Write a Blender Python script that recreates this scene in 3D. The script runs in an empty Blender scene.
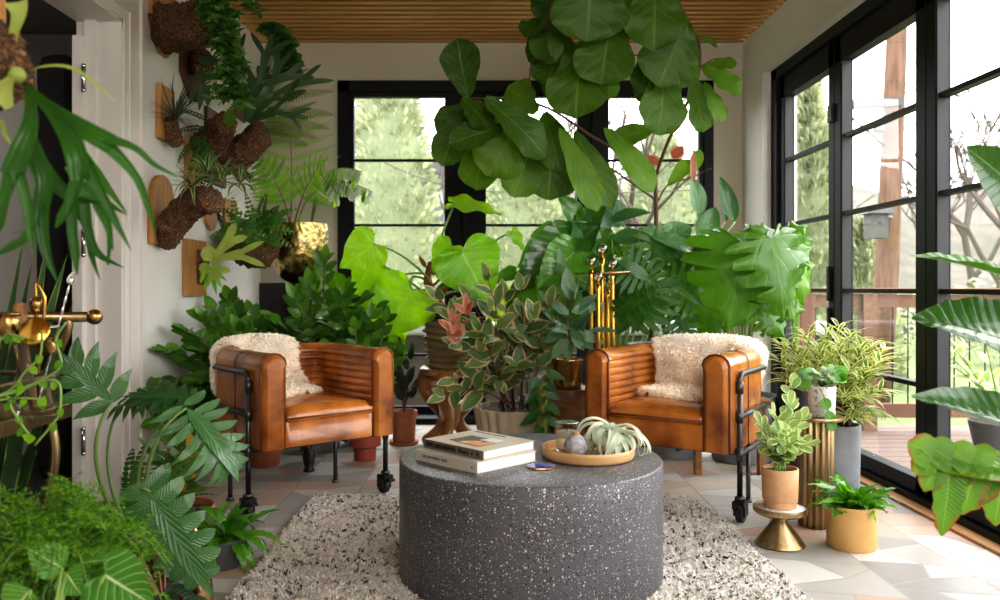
import bpy, math, random
from mathutils import Vector as V, Matrix, noise
PI=math.pi; sin=math.sin; cos=math.cos; R=math.radians
COL=bpy.context.scene.collection
CX,CY,F=486.,287.,820.
def P(px,py,Y): return V(((px-CX)/F*Y, Y, 1-(py-CY)/F*Y))
def PX(px,Y): return (px-CX)/F*Y
def ZY(py,Y): return 1-(py-CY)/F*Y
def nz(v):
    return v.normalized() if v.length>1e-9 else V((0,0,1))
# ---------------------------------------------------------------- materials
MATS={}
def newmat(name):
    m=bpy.data.materials.new(name); m.use_nodes=True
    nt=m.node_tree; nt.nodes.clear()
    out=nt.nodes.new('ShaderNodeOutputMaterial')
    return m,nt,out
def N_(nt,t,**k):
    n=nt.nodes.new(t)
    for a,b in k.items(): setattr(n,a,b)
    return n
def lk(nt,a,b): nt.links.new(a,b)
def math_(nt,op,a,b=None,clamp=False):
    n=N_(nt,'ShaderNodeMath',operation=op,use_clamp=clamp)
    for i,x in enumerate((a,b)):
        if x is None: continue
        if isinstance(x,(int,float)): n.inputs[i].default_value=x
        else: lk(nt,x,n.inputs[i])
    return n.outputs[0]
def mix_(nt,f,a,b):
    n=N_(nt,'ShaderNodeMix',data_type='RGBA')
    if isinstance(f,(int,float)): n.inputs[0].default_value=f
    else: lk(nt,f,n.inputs[0])
    for i,x in ((6,a),(7,b)):
        if isinstance(x,tuple): n.inputs[i].default_value=(*x[:3],1)
        else: lk(nt,x,n.inputs[i])
    return n.outputs[2]
def c4(c): return (*c[:3],1)
def mat(name,c,rough=.5,metal=0,c2=None,scale=8,detail=4,bump=0,bscale=None,coat=0,stretch=None,lo=.35,hi=.65,spec=.5,sheen=0,trans=0,emit=0):
    m,nt,out=newmat(name)
    b=N_(nt,'ShaderNodeBsdfPrincipled')
    b.inputs['Base Color'].default_value=c4(c); b.inputs['Roughness'].default_value=rough
    b.inputs['Metallic'].default_value=metal; b.inputs['Coat Weight'].default_value=coat
    b.inputs['Specular IOR Level'].default_value=spec; b.inputs['Sheen Weight'].default_value=sheen
    b.inputs['Transmission Weight'].default_value=trans
    if emit: b.inputs['Emission Color'].default_value=c4(c); b.inputs['Emission Strength'].default_value=emit
    tc=N_(nt,'ShaderNodeTexCoord'); mp=N_(nt,'ShaderNodeMapping'); lk(nt,tc.outputs['Object'],mp.inputs[0])
    if stretch: mp.inputs['Scale'].default_value=stretch
    if c2 is not None:
        n=N_(nt,'ShaderNodeTexNoise'); n.inputs['Scale'].default_value=scale; n.inputs['Detail'].default_value=detail
        lk(nt,mp.outputs[0],n.inputs['Vector'])
        r=N_(nt,'ShaderNodeValToRGB'); r.color_ramp.elements[0].position=lo; r.color_ramp.elements[1].position=hi
        r.color_ramp.elements[0].color=c4(c); r.color_ramp.elements[1].color=c4(c2)
        lk(nt,n.outputs[0],r.inputs[0]); lk(nt,r.outputs[0],b.inputs['Base Color'])
    if bump:
        n2=N_(nt,'ShaderNodeTexNoise'); n2.inputs['Scale'].default_value=bscale or scale*3; n2.inputs['Detail'].default_value=4
        lk(nt,mp.outputs[0],n2.inputs['Vector'])
        bp=N_(nt,'ShaderNodeBump'); bp.inputs['Strength'].default_value=bump; bp.inputs['Distance'].default_value=.01
        lk(nt,n2.outputs[0],bp.inputs['Height']); lk(nt,bp.outputs[0],b.inputs['Normal'])
    lk(nt,b.outputs[0],out.inputs[0]); MATS[name]=m
    return m
def leafmat(name,c1,c2,vein=None,vs=.5,rough=.4,trans=.3,nv=9,edge=None,ew=.6,stripe=None,slant=.55,coat=0,brown=0,tcol=None):
    m,nt,out=newmat(name)
    b=N_(nt,'ShaderNodeBsdfPrincipled'); b.inputs['Roughness'].default_value=rough; b.inputs['Coat Weight'].default_value=coat
    b.inputs['Specular IOR Level'].default_value=.45
    uv=N_(nt,'ShaderNodeUVMap'); sp=N_(nt,'ShaderNodeSeparateXYZ'); lk(nt,uv.outputs[0],sp.inputs[0])
    at=N_(nt,'ShaderNodeAttribute',attribute_name='rnd')
    col=mix_(nt,at.outputs['Fac'],c1,c2)
    au=math_(nt,'MULTIPLY',math_(nt,'ABSOLUTE',math_(nt,'SUBTRACT',sp.outputs[0],.5)),2)
    tc=N_(nt,'ShaderNodeTexCoord')
    no=N_(nt,'ShaderNodeTexNoise'); no.inputs['Scale'].default_value=14; no.inputs['Detail'].default_value=3; lk(nt,tc.outputs['Object'],no.inputs['Vector'])
    if edge is not None:
        f=math_(nt,'ADD',au,math_(nt,'MULTIPLY',math_(nt,'SUBTRACT',no.outputs[0],.5),.9))
        f=math_(nt,'MULTIPLY',math_(nt,'SUBTRACT',f,ew),7,True)
        col=mix_(nt,f,col,edge)
    if stripe is not None:
        f=math_(nt,'MULTIPLY',math_(nt,'SUBTRACT',.35,au),8,True); col=mix_(nt,f,col,stripe)
    height=None
    if vein is not None:
        mid=math_(nt,'MULTIPLY',math_(nt,'SUBTRACT',.07,au),18,True)
        x=math_(nt,'MULTIPLY',math_(nt,'SUBTRACT',sp.outputs[1],math_(nt,'MULTIPLY',au,slant/nv*4)),nv)
        fr=math_(nt,'ABSOLUTE',math_(nt,'SUBTRACT',math_(nt,'FRACT',x),.5))
        sv=math_(nt,'MULTIPLY',math_(nt,'SUBTRACT',.09,fr),10,True)
        f=math_(nt,'MULTIPLY',math_(nt,'MAXIMUM',mid,math_(nt,'MULTIPLY',sv,.7)),vs,True)
        col=mix_(nt,f,col,vein)
        bp=N_(nt,'ShaderNodeBump',invert=True); bp.inputs['Strength'].default_value=.35; bp.inputs['Distance'].default_value=.004
        lk(nt,math_(nt,'SUBTRACT',math_(nt,'MAXIMUM',mid,sv),math_(nt,'MULTIPLY',fr,1.2)),bp.inputs['Height']); lk(nt,bp.outputs[0],b.inputs['Normal'])
    if brown:
        f=math_(nt,'ADD',math_(nt,'MULTIPLY',au,.5),math_(nt,'MULTIPLY',sp.outputs[1],.4))
        f=math_(nt,'ADD',f,math_(nt,'SUBTRACT',no.outputs[0],.5))
        f=math_(nt,'MULTIPLY',math_(nt,'SUBTRACT',f,1-brown),5,True); col=mix_(nt,f,col,(.35,.12,.03))
    sh=math_(nt,'ADD',.72,math_(nt,'MULTIPLY',no.outputs[0],.56))
    hs=N_(nt,'ShaderNodeHueSaturation'); lk(nt,col,hs.inputs['Color']); lk(nt,sh,hs.inputs['Value']); col=hs.outputs[0]
    lk(nt,col,b.inputs['Base Color'])
    tr=N_(nt,'ShaderNodeBsdfTranslucent')
    h2=N_(nt,'ShaderNodeHueSaturation'); h2.inputs['Hue'].default_value=.485; h2.inputs['Saturation'].default_value=1.15; h2.inputs['Value'].default_value=1.7
    lk(nt,col,h2.inputs['Color']); lk(nt,h2.outputs[0],tr.inputs[0])
    ms=N_(nt,'ShaderNodeMixShader'); ms.inputs[0].default_value=trans
    lk(nt,b.outputs[0],ms.inputs[1]); lk(nt,tr.outputs[0],ms.inputs[2]); lk(nt,ms.outputs[0],out.inputs[0])
    MATS[name]=m; return m
# ---------------------------------------------------------------- mesh builder
def wloc(o):
    p=V((0,0,0))
    while o is not None: p=p+o.location; o=o.parent
    return p
class MB:
    def __init__(s): s.v=[];s.f=[];s.uv=[];s.r=[];s.m=[]
    def add(s,vs,fs,uvs=None,rnd=0.5,mi=0):
        b=len(s.v); s.v+=[tuple(x) for x in vs]; s.f+=[tuple(i+b for i in f) for f in fs]
        s.uv+=uvs if uvs else [(0,0)]*len(vs); s.r+=[rnd]*len(vs); s.m+=[mi]*len(fs)
    def build(s,name,mats,parent=None,smooth=True,sharp=None,world=True,bevel=0,subd=0):
        me=bpy.data.meshes.new(name); off=wloc(parent) if (parent is not None and world) else V((0,0,0))
        me.from_pydata([(x[0]-off.x,x[1]-off.y,x[2]-off.z) for x in s.v],[],s.f)
        u=me.uv_layers.new(name='UVMap'); idx=[0]*len(me.loops); me.loops.foreach_get('vertex_index',idx)
        fl=[]
        for i in idx: fl+=s.uv[i]
        u.data.foreach_set('uv',fl)
        a=me.attributes.new('rnd','FLOAT','POINT'); a.data.foreach_set('value',s.r)
        if not isinstance(mats,(list,tuple)): mats=[mats]
        for m in mats: me.materials.append(m if not isinstance(m,str) else MATS[m])
        me.polygons.foreach_set('material_index',s.m)
        me.polygons.foreach_set('use_smooth',[smooth]*len(me.polygons))
        me.update()
        if sharp: me.set_sharp_from_angle(angle=R(sharp))
        o=bpy.data.objects.new(name,me); COL.objects.link(o); o.parent=parent
        if bevel:
            bm=o.modifiers.new('b','BEVEL'); bm.width=bevel; bm.segments=2; bm.limit_method='ANGLE'; bm.angle_limit=R(40)
        if subd:
            sd=o.modifiers.new('s','SUBSURF'); sd.levels=subd; sd.render_levels=subd
        return o
    # solids
    def box(s,c,size,M=None,mi=0,rnd=.5):
        c=V(c); hx,hy,hz=[a/2 for a in size]
        vs=[V((x,y,z)) for x in(-hx,hx) for y in(-hy,hy) for z in(-hz,hz)]
        if M is not None: vs=[M@v for v in vs]
        vs=[v+c for v in vs]
        s.add(vs,[(0,1,3,2),(4,6,7,5),(0,4,5,1),(2,3,7,6),(0,2,6,4),(1,5,7,3)],[(0,0),(0,1),(0,0),(0,1),(1,0),(1,1),(1,0),(1,1)],rnd,mi)
    def prism(s,pts,ax,d,mi=0,rnd=.5):
        # pts: list of V polygon; extrude by vector ax*d
        n=len(pts); e=V(ax)*d
        vs=[V(p) for p in pts]+[V(p)+e for p in pts]
        fs=[tuple(range(n))[::-1],tuple(range(n,2*n))]+[(i,(i+1)%n,n+(i+1)%n,n+i) for i in range(n)]
        s.add(vs,fs,None,rnd,mi)
    def tube(s,pts,r,n=8,cap=True,mi=0,rnd=.5,closed=False):
        pts=[V(p) for p in pts]; m=len(pts)
        if m<2: return
        if isinstance(r,(int,float)): r=[r]*m
        T=[]
        for i in range(m):
            if closed: t=pts[(i+1)%m]-pts[i-1]
            else: t=pts[min(i+1,m-1)]-pts[max(i-1,0)]
            T.append(nz(t))
        a=V((0,0,1)) if abs(T[0].z)<.9 else V((1,0,0))
        x=nz(a-T[0]*a.dot(T[0])); vs=[];uv=[]
        for i in range(m):
            x=nz(x-T[i]*x.dot(T[i])); y=T[i].cross(x)
            for k in range(n):
                an=2*PI*k/n; vs.append(pts[i]+(x*cos(an)+y*sin(an))*r[i]); uv.append((k/n,i/(m-1)))
        fs=[(i*n+k,i*n+(k+1)%n,(i+1)*n+(k+1)%n,(i+1)*n+k) for i in range(m-1) for k in range(n)]
        if closed: fs+=[((m-1)*n+k,(m-1)*n+(k+1)%n,(k+1)%n,k) for k in range(n)]
        elif cap: fs+=[tuple(range(n))[::-1],tuple((m-1)*n+k for k in range(n))]
        s.add(vs,fs,uv,rnd,mi)
    def lathe(s,c,prof,n=32,mi=0,M=None,rib=0,nrib=0,rnd=.5,close=True):
        c=V(c); vs=[];uv=[];m=len(prof)
        for i,(r,z) in enumerate(prof):
            for k in range(n):
                a=2*PI*k/n; rr=r*(1+rib*cos(nrib*a)) if rib else r
                p=V((rr*cos(a),rr*sin(a),z))
                if M is not None: p=M@p
                vs.append(c+p); uv.append((k/n,i/max(1,m-1)))
        fs=[(i*n+k,i*n+(k+1)%n,(i+1)*n+(k+1)%n,(i+1)*n+k) for i in range(m-1) for k in range(n)]
        if close:
            if prof[0][0]>1e-4: fs.append(tuple(range(n))[::-1])
            if prof[-1][0]>1e-4: fs.append(tuple((m-1)*n+k for k in range(n)))
        s.add(vs,fs,uv,rnd,mi)
    def sphere(s,c,r,n=16,sc=(1,1,1),mi=0,rnd=.5,M=None):
        m=n//2; prof=[(max(1e-5,r*sin(PI*i/m)),-r*cos(PI*i/m)) for i in range(m+1)]
        D=Matrix.Diagonal(sc)
        s.lathe(c,prof,n,mi,(M@D) if M is not None else D,rnd=rnd,close=False)
    # leaves
    def leaf(s,B,D,N,L,W,shape='ovate',curl=.3,fold=.15,wave=0,nw=5,nt=7,nv=2,rnd=.5,twist=0,yaw=0):
        if shape=='heart' and L>.09: return s.hleaf(B,D,N,L,W*1.05,curl,fold,wave,nw,nt,nv,rnd)
        B=V(B); d=nz(V(D)); n=V(N); n=n-d*n.dot(d)
        if n.length<1e-3: n=V((0,0,1)).cross(d) if abs(d.z)<.9 else V((1,0,0))
        n=nz(n); sf=SH[shape] if isinstance(shape,str) else shape
        vs=[];uv=[];p=B.copy(); ds=L/nt
        ph=rnd*6.28
        for i in range(nt+1):
            t=i/nt; sd=d.cross(n)
            w=W*.5*sf(t)
            for j in range(-nv,nv+1):
                v=j/nv; av=abs(v)
                o=p+sd*(v*w)+n*(fold*w*av*av+ (wave*W*.5*av*av*sin(nw*t*6.28+ph+(1.7 if v>0 else 0)) if wave else 0))
                if sf in BACK: o=o-d*(BACK[sf]*W*av**.8*max(0,1-t*3)**2)
                vs.append(o); uv.append((.5+.5*v,t))
            p=p+d*ds
            if curl:
                a=-curl/nt*(0.4+1.2*t); q=Matrix.Rotation(a,3,sd); d=q@d; n=q@n
            if twist: q=Matrix.Rotation(twist/nt,3,d); n=q@n
            if yaw: q=Matrix.Rotation(yaw/nt,3,n); d=q@d
        k=2*nv+1
        s.add(vs,[(i*k+j,i*k+j+1,(i+1)*k+j+1,(i+1)*k+j) for i in range(nt) for j in range(k-1)],uv,rnd)
        return p
    def hleaf(s,B,D,N,L,W,curl=.3,fold=.15,wave=0,nw=4,nt=14,nv=4,rnd=.5,cuts=0,depth=.6,cw=.10,tip=1.0,sinus=.16,wob=.0):
        # heart shaped blade: outline sampled densely, optional slits cut in from the margin
        B=V(B); d=nz(V(D)); n=V(N); n=n-d*n.dot(d)
        if n.length<1e-3: n=V((1,0,0))
        n=nz(n); sd=d.cross(n)
        fr=[];p=B.copy();st=30;dd=d.copy();nn=n.copy()
        for i in range(st+1):
            fr.append((p.copy(),dd.copy(),nn.copy())); p=p+dd*(L/st); q=Matrix.Rotation(-curl/st*(.4+1.2*i/st),3,sd); dd=q@dd; nn=q@nn
        out=[(.0,.0),(-.06,.07),(-sinus*.95,.17),(-sinus*1.05,.29),(-sinus*.6,.41),(.03,.485),(.17,.50),(.33,.465),(.50,.375),(.66,.265),(.80,.165),(.91,.075),(1.0,.0)]
        o3=crom([V((a,b,0)) for a,b in out],4); m=len(o3); ns=max(nt*2,cuts*12) ; vs=[];uv=[]
        ph=rnd*9
        for sg in(1,-1):
            for i in range(ns+1):
                u=i/ns; e,_=at(o3,u*.9999); ex,ey=e.x,e.y*2*.5
                ax=max(0,min(.97,(u-.18)/.82))**1.05*.97; 
                ax=min(ax,max(0,ex*.96)) if ex<ax else ax
                k=1
                if cuts:
                    f=(u-.10)/.88*cuts+.13*sg+.1*sin(ph+sg); c=abs((f%1)-.5)
                    if 0<u<.96 and u>.12: k=1-depth*(.75+.25*sin(ph*3+int(f)*2.3+sg))*math.exp(-(c/cw)**2)
                    k*=1+.04*sin(f*6.28)
                for j in range(nv+1):
                    v=j/nv*k; x=ax+(ex-ax)*v; y=ey*v*(W)*1.0
                    if x>=0: fp,fd,fn=fr[min(st,int(x*st))]; fx=x*st-int(x*st); P0=fp+fd*(L/st*fx)
                    else: fp,fd,fn=fr[0]; P0=fp+fd*(x*L)
                    z=fold*W*.5*v*v+(wave*W*.5*v*v*sin(nw*u*6.28+ph+sg) if wave else 0)
                    if x<0: z-=abs(x)*L*.35
                    if cuts: z-=droop_*W*v**3 if False else 0
                    vs.append(P0+sd*(sg*y)+fn*z); uv.append((.5+.5*v*sg,max(0,min(1,ax))))
        K=nv+1; o=(ns+1)*K
        fs=[(i*K+j,i*K+j+1,(i+1)*K+j+1,(i+1)*K+j) for i in range(ns) for j in range(nv)]
        fs+=[tuple(o+q for q in (i*K+j,(i+1)*K+j,(i+1)*K+j+1,i*K+j+1)) for i in range(ns) for j in range(nv)]
        s.add(vs,fs,uv,rnd)
    def monstera(s,B,D,N,L,W,k=7,curl=.5,core=.45,fw=1.15,rnd=.5,a0=118,a1=33,droop=.5,sh='finger',fold=.1,nt=5,yw=.45):
        # deeply cut leaf: central blade plus k fingers each side
        B=V(B); d=nz(V(D)); n=V(N); n=nz(n-d*n.dot(d))
        s.leaf(B,d,n,L,W*core,'ovate',curl,fold,rnd=rnd,nt=8)
        p=B.copy();steps=24; pos=[];dd=d.copy();nn=n.copy();sd=dd.cross(nn)
        for i in range(steps+1):
            pos.append((p.copy(),dd.copy(),nn.copy())); p=p+dd*(L/steps)
            a=-curl/steps*(.4+1.2*i/steps); q=Matrix.Rotation(a,3,dd.cross(nn)); dd=q@dd; nn=q@nn
        for i in range(k):
            t=(i+.3)/k*.86; pp,pd,pn=pos[int(t*steps)]
            ang=R(a0+(a1-a0)*t)
            prof=(sin(PI*min(1,(t*.8+.22)))**.7)
            fl=W*.5*prof*1.12
            for sg in(-1,1):
                side=pd.cross(pn)*sg
                fd=nz(pd*cos(ang)+side*sin(ang))
                r2=rnd+.1*sin(i*3.1+sg)
                s.leaf(pp-pd*0.01,fd,pn,fl*(1+.06*sin(i*5+sg*2+rnd*9)),L/k*fw,sh,droop,.05,nt=nt,nv=1,rnd=min(1,max(0,r2)),yaw=-sg*yw)
    def frond(s,B,D,N,L,W,k=14,curl=.6,rnd=.5,rach=None,sh='pinna',ang=72,pw=None,droop=.3,nt=8,start=.12,nv=1):
        B=V(B); d=nz(V(D)); n=V(N); n=nz(n-d*n.dot(d)) if (n-d*n.dot(d)).length>1e-3 else V((0,-1,0)); p=B.copy(); steps=k
        pts=[p.copy()]
        for i in range(steps):
            t=(i+.5)/steps
            p=p+d*(L/steps); pts.append(p.copy())
            a=-curl/steps*(.4+1.2*t); q=Matrix.Rotation(a,3,d.cross(n)); d=q@d; n=q@n
            if t<start: continue
            pr=min(1,(t-start)*6+.35)*(1-t)**.65+.05
            for sg in(-1,1):
                an=R(ang-20*t); fd=nz(d*cos(an)+d.cross(n)*sg*sin(an))
                s.leaf(p,fd,n,W*.5*pr,pw or L/steps*1.1,sh,droop,0,nt=nt,nv=nv,rnd=min(1,max(0,rnd+random.uniform(-.1,.1))))
        if rach is not None: rach.tube(pts,[.003*(1-.7*i/steps)+.0006 for i in range(steps+1)],5)
    def stag(s,B,D,N,L,w,depth=2,curl=.35,rnd=.5,rg=None,spread=.45):
        rg=rg or random
        def seg(t): return .75+.45*t
        last=depth==0
        sh=(lambda t:(.85+.25*sin(PI*t*.7))*(1-t**4)**.8+.02) if last else (lambda t:.62+.6*t*t)
        B=V(B); d=nz(V(D)); n=V(N); n=nz(n-d*n.dot(d))
        # march
        s.leaf(B,d,n,L,w,sh,curl,.12,nt=6,nv=1,rnd=rnd)
        if last: return
        for i in range(6):
            a=-curl/6*(.4+1.2*i/6); B=B+d*(L/6); q=Matrix.Rotation(a,3,d.cross(n)); d=q@d; n=q@n
        kids=2 if rg.random()<.75 else 3
        for j in range(kids):
            a=(j-(kids-1)/2)*spread*2+rg.uniform(-.12,.12)
            q=Matrix.Rotation(a,3,n); dd=q@d
            side=d.cross(n)*(-(j-(kids-1)/2))
            s.stag(B+side*w*.28-d*w*.12,dd,n+V((rg.uniform(-.2,.2),rg.uniform(-.2,.2),0)),L*rg.uniform(.6,.95),w*rg.uniform(.62,.75),depth-1,curl*1.1,rnd,rg,spread*.8)
SH={
 'ovate':lambda t:(sin(PI*t**.8))**.75 if 0<t<1 else .02,
 'lance':lambda t:(sin(PI*t**.75))**1.05 if 0<t<1 else .02,
 'obovate':lambda t:((sin(PI*t**1.25))**.55*(.8+.2*t)+.06 if t<1 else .05) if t>0 else .1,
 'fiddle':lambda t:(.12+(sin(PI*min(1,t*1.0)**1.15))**.5*(.72+.35*t-.12*sin(t*PI*2)) if t<1 else .08) if t>0 else .12,
 'heart':lambda t:((.42+.58*math.sqrt(min(1,t/.2))) if t<.2 else max(0,1-((t-.2)/.8)**1.8)**.95+.01),
 'round':lambda t:(sin(PI*t))**.5 if 0<t<1 else .03,
 'strap':lambda t:(.7+.3*sin(PI*t))*(1-t**3)**.9+.01,
 'grass':lambda t:(1-t)**.7+.02,
 'finger':lambda t:(.95+.15*sin(PI*t))*(1-t**4)**.7+.02,
 'fingern':lambda t:(.45+.75*sin(PI*min(1,t*.62+.1)))*(1-t**5)**.8+.02,
 'pinna':lambda t:((1-t)**.6)*(.95 if int(t*8+.01)%2==0 else .45)+.02,
 'wavy':lambda t:(sin(PI*t**.85)**.7*(1+.22*sin(t*38))) if 0<t<1 else .05,
}
BACK={}
def bez(a,b,c,n=10):
    a,b,c=V(a),V(b),V(c); return [a*(1-t)**2+b*2*t*(1-t)+c*t*t for t in [i/n for i in range(n+1)]]
def crom(pts,k=6):
    pts=[V(p) for p in pts]; q=[pts[0]*2-pts[1]]+pts+[pts[-1]*2-pts[-2]]; out=[]
    for i in range(1,len(q)-2):
        for j in range(k):
            t=j/k; a,b,c,d=q[i-1],q[i],q[i+1],q[i+2]
            out.append(.5*((2*b)+(c-a)*t+(2*a-5*b+4*c-d)*t*t+(3*b-a-3*c+d)*t**3))
    out.append(pts[-1]); return out
def at(pts,t):
    x=t*(len(pts)-1); i=min(int(x),len(pts)-2); f=x-i
    return pts[i].lerp(pts[i+1],f), nz(pts[i+1]-pts[i])
def shoot(L,S,pts,n,ln,wd,sh='ovate',rg=random,t0=.15,ang=60,curl=.4,fold=.15,mode='spiral',r0=.006,up=.7,pet=.0,wave=0,nt=6,nv=2,rn=(0,1),taper=.3,cam=.5,tip=True):
    if S is not None: S.tube(pts,[r0*(1-.6*i/(len(pts)-1)) for i in range(len(pts))],6)
    ph=rg.uniform(0,6)
    for i in range(n):
        t=t0+(1-t0)*(i+rg.uniform(-.2,.2))/max(1,n-1); t=max(0,min(.999,t)); p,tg=at(pts,t)
        a=V((0,0,1)) if abs(tg.z)<.85 else V((0,1,0))
        x=nz(a.cross(tg)); y=tg.cross(x)
        if mode=='spiral': an=ph+i*2.4
        else: an=(0 if i%2 else PI)+rg.uniform(-.35,.35)
        sd=x*cos(an)+y*sin(an); A=R(ang+rg.uniform(-15,15))*(1-.35*t)
        d=nz(tg*cos(A)+sd*sin(A)); k=(1-taper*abs(t-.4)/.6)*rg.uniform(.8,1.15)
        q=p
        if pet: q=p+d*pet*rg.uniform(.7,1.2); (S and S.tube([p,q],r0*.35,4))
        nn=V((rg.uniform(-.3,.3),-cam+rg.uniform(-.3,.3),up))
        L.leaf(q,d,nn,ln*k,wd*k,sh,curl*rg.uniform(.5,1.4),fold,wave,nt=nt,nv=nv,rnd=rg.uniform(*rn))
    if tip:
        p,tg=at(pts,.999); L.leaf(p,tg,V((0,-cam,up)),ln*.8,wd*.7,sh,curl*.5,fold,nt=nt,nv=nv,rnd=rn[1])
# ---------------------------------------------------------------- objects
def thing(name,label,cat,loc=(0,0,0),rz=0,group=None,kind=None):
    o=bpy.data.objects.new(name,None); COL.objects.link(o); o.location=V(loc); o.rotation_euler=(0,0,rz)
    o.empty_display_size=.1
    o['label']=label; o['category']=cat
    if group:o['group']=group
    if kind:o['kind']=kind
    return o
def tag(o,label,cat,group=None,kind=None):
    o['label']=label;o['category']=cat
    if group:o['group']=group
    if kind:o['kind']=kind
    return o
def struct(name,mb,m,parent=None,**k):
    o=mb.build(name,m,parent,**k)
    if parent is None:o['kind']='structure'
    return o
def pot(t,c,rb,rt,h,m,soil='soil',rim=0,rib=0,nrib=0,name='pot',th=.008,foot=0,n=40):
    x,y,z=c; b=MB()
    pr=[(rb*.96,0),(rb,.006)]
    if foot: pr=[(rb*.9,0),(rb*.9,foot),(rb,foot+.004)]
    if rim: pr+=[(rt*.95,h-rim-.002),(rt*1.03,h-rim),(rt*1.05,h)]
    else: pr+=[(rb+(rt-rb)*q,h*(q*.9+.1)*.98) for q in(.25,.5,.75,.96)]+[(rt,h-.004),(rt-.002,h)]
    pr+=[(rt-th,h),(rt-th-.001,h-.02),(rt-th-.004,h-.035)]
    b.lathe((x,y,z),pr,n if not rib else nrib*6,rib=rib,nrib=nrib,close=True)
    o=b.build(name,m,t,sharp=50)
    s=MB(); s.lathe((x,y,z),[(.001,h-.022),(rt*.5,h-.018),(rt-th-.001,h-.025)],20,close=False)
    s.build('soil',soil,t)
    return o
SKY,FRONT,SUN,EXPO=6,90,1.0,.17; LOOK='Medium High Contrast'
# ================================================================ materials
mat('wallwhite',(.78,.76,.72),.7,c2=(.74,.72,.68),scale=2,bump=.05,bscale=60)
mat('wallcream',(.62,.57,.47),.75,c2=(.58,.53,.44),scale=2)
mat('trimwhite',(.74,.70,.66),.45)
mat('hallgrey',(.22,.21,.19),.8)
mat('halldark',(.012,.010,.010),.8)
mat('ceilslat',(.50,.26,.07),.5,c2=(.56,.31,.095),scale=1.2,stretch=(1,6,1),detail=5)
mat('ceildark',(.018,.010,.005),.9)
mat('blackframe',(.011,.012,.014),.5,spec=.2)
mat('chrome_seal',(.03,.03,.033),.4,spec=.3)
mat('oakstrip',(.40,.20,.07),.45,c2=(.55,.30,.12),scale=4,stretch=(8,1,8))
mat('leather',(.56,.195,.035),.27,c2=(.20,.055,.012),scale=5,detail=8,bump=.15,bscale=55,coat=.3,lo=.40,hi=.68)
mat('leatherdark',(.16,.045,.012),.4)
mat('pipe',(.10,.10,.105),.36,.8)
mat('blackrubber',(.012,.012,.012),.5)
mat('brass',(.48,.30,.11),.26,1,c2=(.36,.22,.08),scale=20)
mat('brassbrush',(.42,.31,.17),.3,1,c2=(.30,.21,.11),scale=4,stretch=(20,20,1))
mat('brassinner',(.10,.06,.03),.45,.8)
mat('gold',(.85,.52,.12),.16,1)
mat('copper',(.55,.32,.18),.22,1)
mat('steel',(.7,.7,.7),.2,1)
mat('woodtray',(.52,.30,.12),.4,c2=(.64,.40,.19),scale=5,stretch=(1,1,9))
mat('boardwood',(.36,.16,.045),.55,c2=(.52,.27,.09),scale=3,stretch=(12,12,1),detail=6)
mat('boarddark',(.085,.038,.018),.6,c2=(.15,.07,.03),scale=3,stretch=(12,12,1),detail=6)
def barkmat():
    m,nt,out=newmat('bark'); b=N_(nt,'ShaderNodeBsdfPrincipled'); b.inputs['Roughness'].default_value=.9
    tc=N_(nt,'ShaderNodeTexCoord'); n0=N_(nt,'ShaderNodeTexNoise'); n0.inputs['Scale'].default_value=30; n0.inputs['Detail'].default_value=6; lk(nt,tc.outputs['Object'],n0.inputs[0])
    va=N_(nt,'ShaderNodeVectorMath',operation='ADD'); vs=N_(nt,'ShaderNodeVectorMath',operation='SCALE'); vs.inputs['Scale'].default_value=.05; lk(nt,n0.outputs[1],vs.inputs[0]); lk(nt,tc.outputs['Object'],va.inputs[0]); lk(nt,vs.outputs[0],va.inputs[1])
    v=N_(nt,'ShaderNodeTexVoronoi',feature='DISTANCE_TO_EDGE'); v.inputs['Scale'].default_value=60; lk(nt,va.outputs[0],v.inputs['Vector'])
    r=N_(nt,'ShaderNodeValToRGB'); e=r.color_ramp.elements; e[0].position=.02; e[0].color=(.02,.010,.005,1); e[1].position=.28; e[1].color=(.40,.21,.10,1); x=e.new(.10); x.color=(.20,.10,.045,1)
    lk(nt,v.outputs[0],r.inputs[0]); col=mix_(nt,n0.outputs[0],r.outputs[0],(.17,.085,.04)); col=mix_(nt,.75,r.outputs[0],col); lk(nt,col,b.inputs['Base Color'])
    bp=N_(nt,'ShaderNodeBump'); bp.inputs['Strength'].default_value=1; bp.inputs['Distance'].default_value=.02; lk(nt,math_(nt,'ADD',math_(nt,'MINIMUM',v.outputs[0],.25),math_(nt,'MULTIPLY',n0.outputs[0],.3)),bp.inputs['Height']); lk(nt,bp.outputs[0],b.inputs['Normal'])
    lk(nt,b.outputs[0],out.inputs[0]); MATS['bark']=m
barkmat()
mat('stumpwood',(.36,.17,.05),.4,c2=(.16,.06,.02),scale=5,stretch=(1,1,3),detail=6)
mat('carvedwood',(.50,.23,.07),.3,c2=(.13,.045,.018),scale=3,detail=5,coat=.3)
mat('terracotta',(.42,.15,.07),.75,c2=(.33,.11,.055),scale=8)
mat('redclay',(.36,.075,.045),.55)
mat('tanclay',(.60,.34,.17),.6,c2=(.54,.30,.15),scale=30,detail=8)
mat('ochreclay',(.66,.40,.15),.6,c2=(.58,.34,.12),scale=12,detail=8,bump=.1)
mat('greycement',(.20,.215,.23),.7,c2=(.26,.275,.29),scale=10)
mat('creamribbed',(.60,.50,.38),.6,c2=(.50,.41,.30),scale=6)
mat('beigepot',(.42,.30,.20),.6,c2=(.33,.23,.15),scale=6)
mat('darkgreenpot',(.01,.03,.02),.4)
mat('soil',(.03,.018,.011),.95,c2=(.08,.05,.03),scale=60,bump=1,bscale=90)
mat('stem',(.12,.20,.05),.5); mat('stemlight',(.25,.40,.10),.5)
mat('stembrown',(.13,.065,.035),.7); mat('stemred',(.28,.11,.05),.5)
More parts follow.
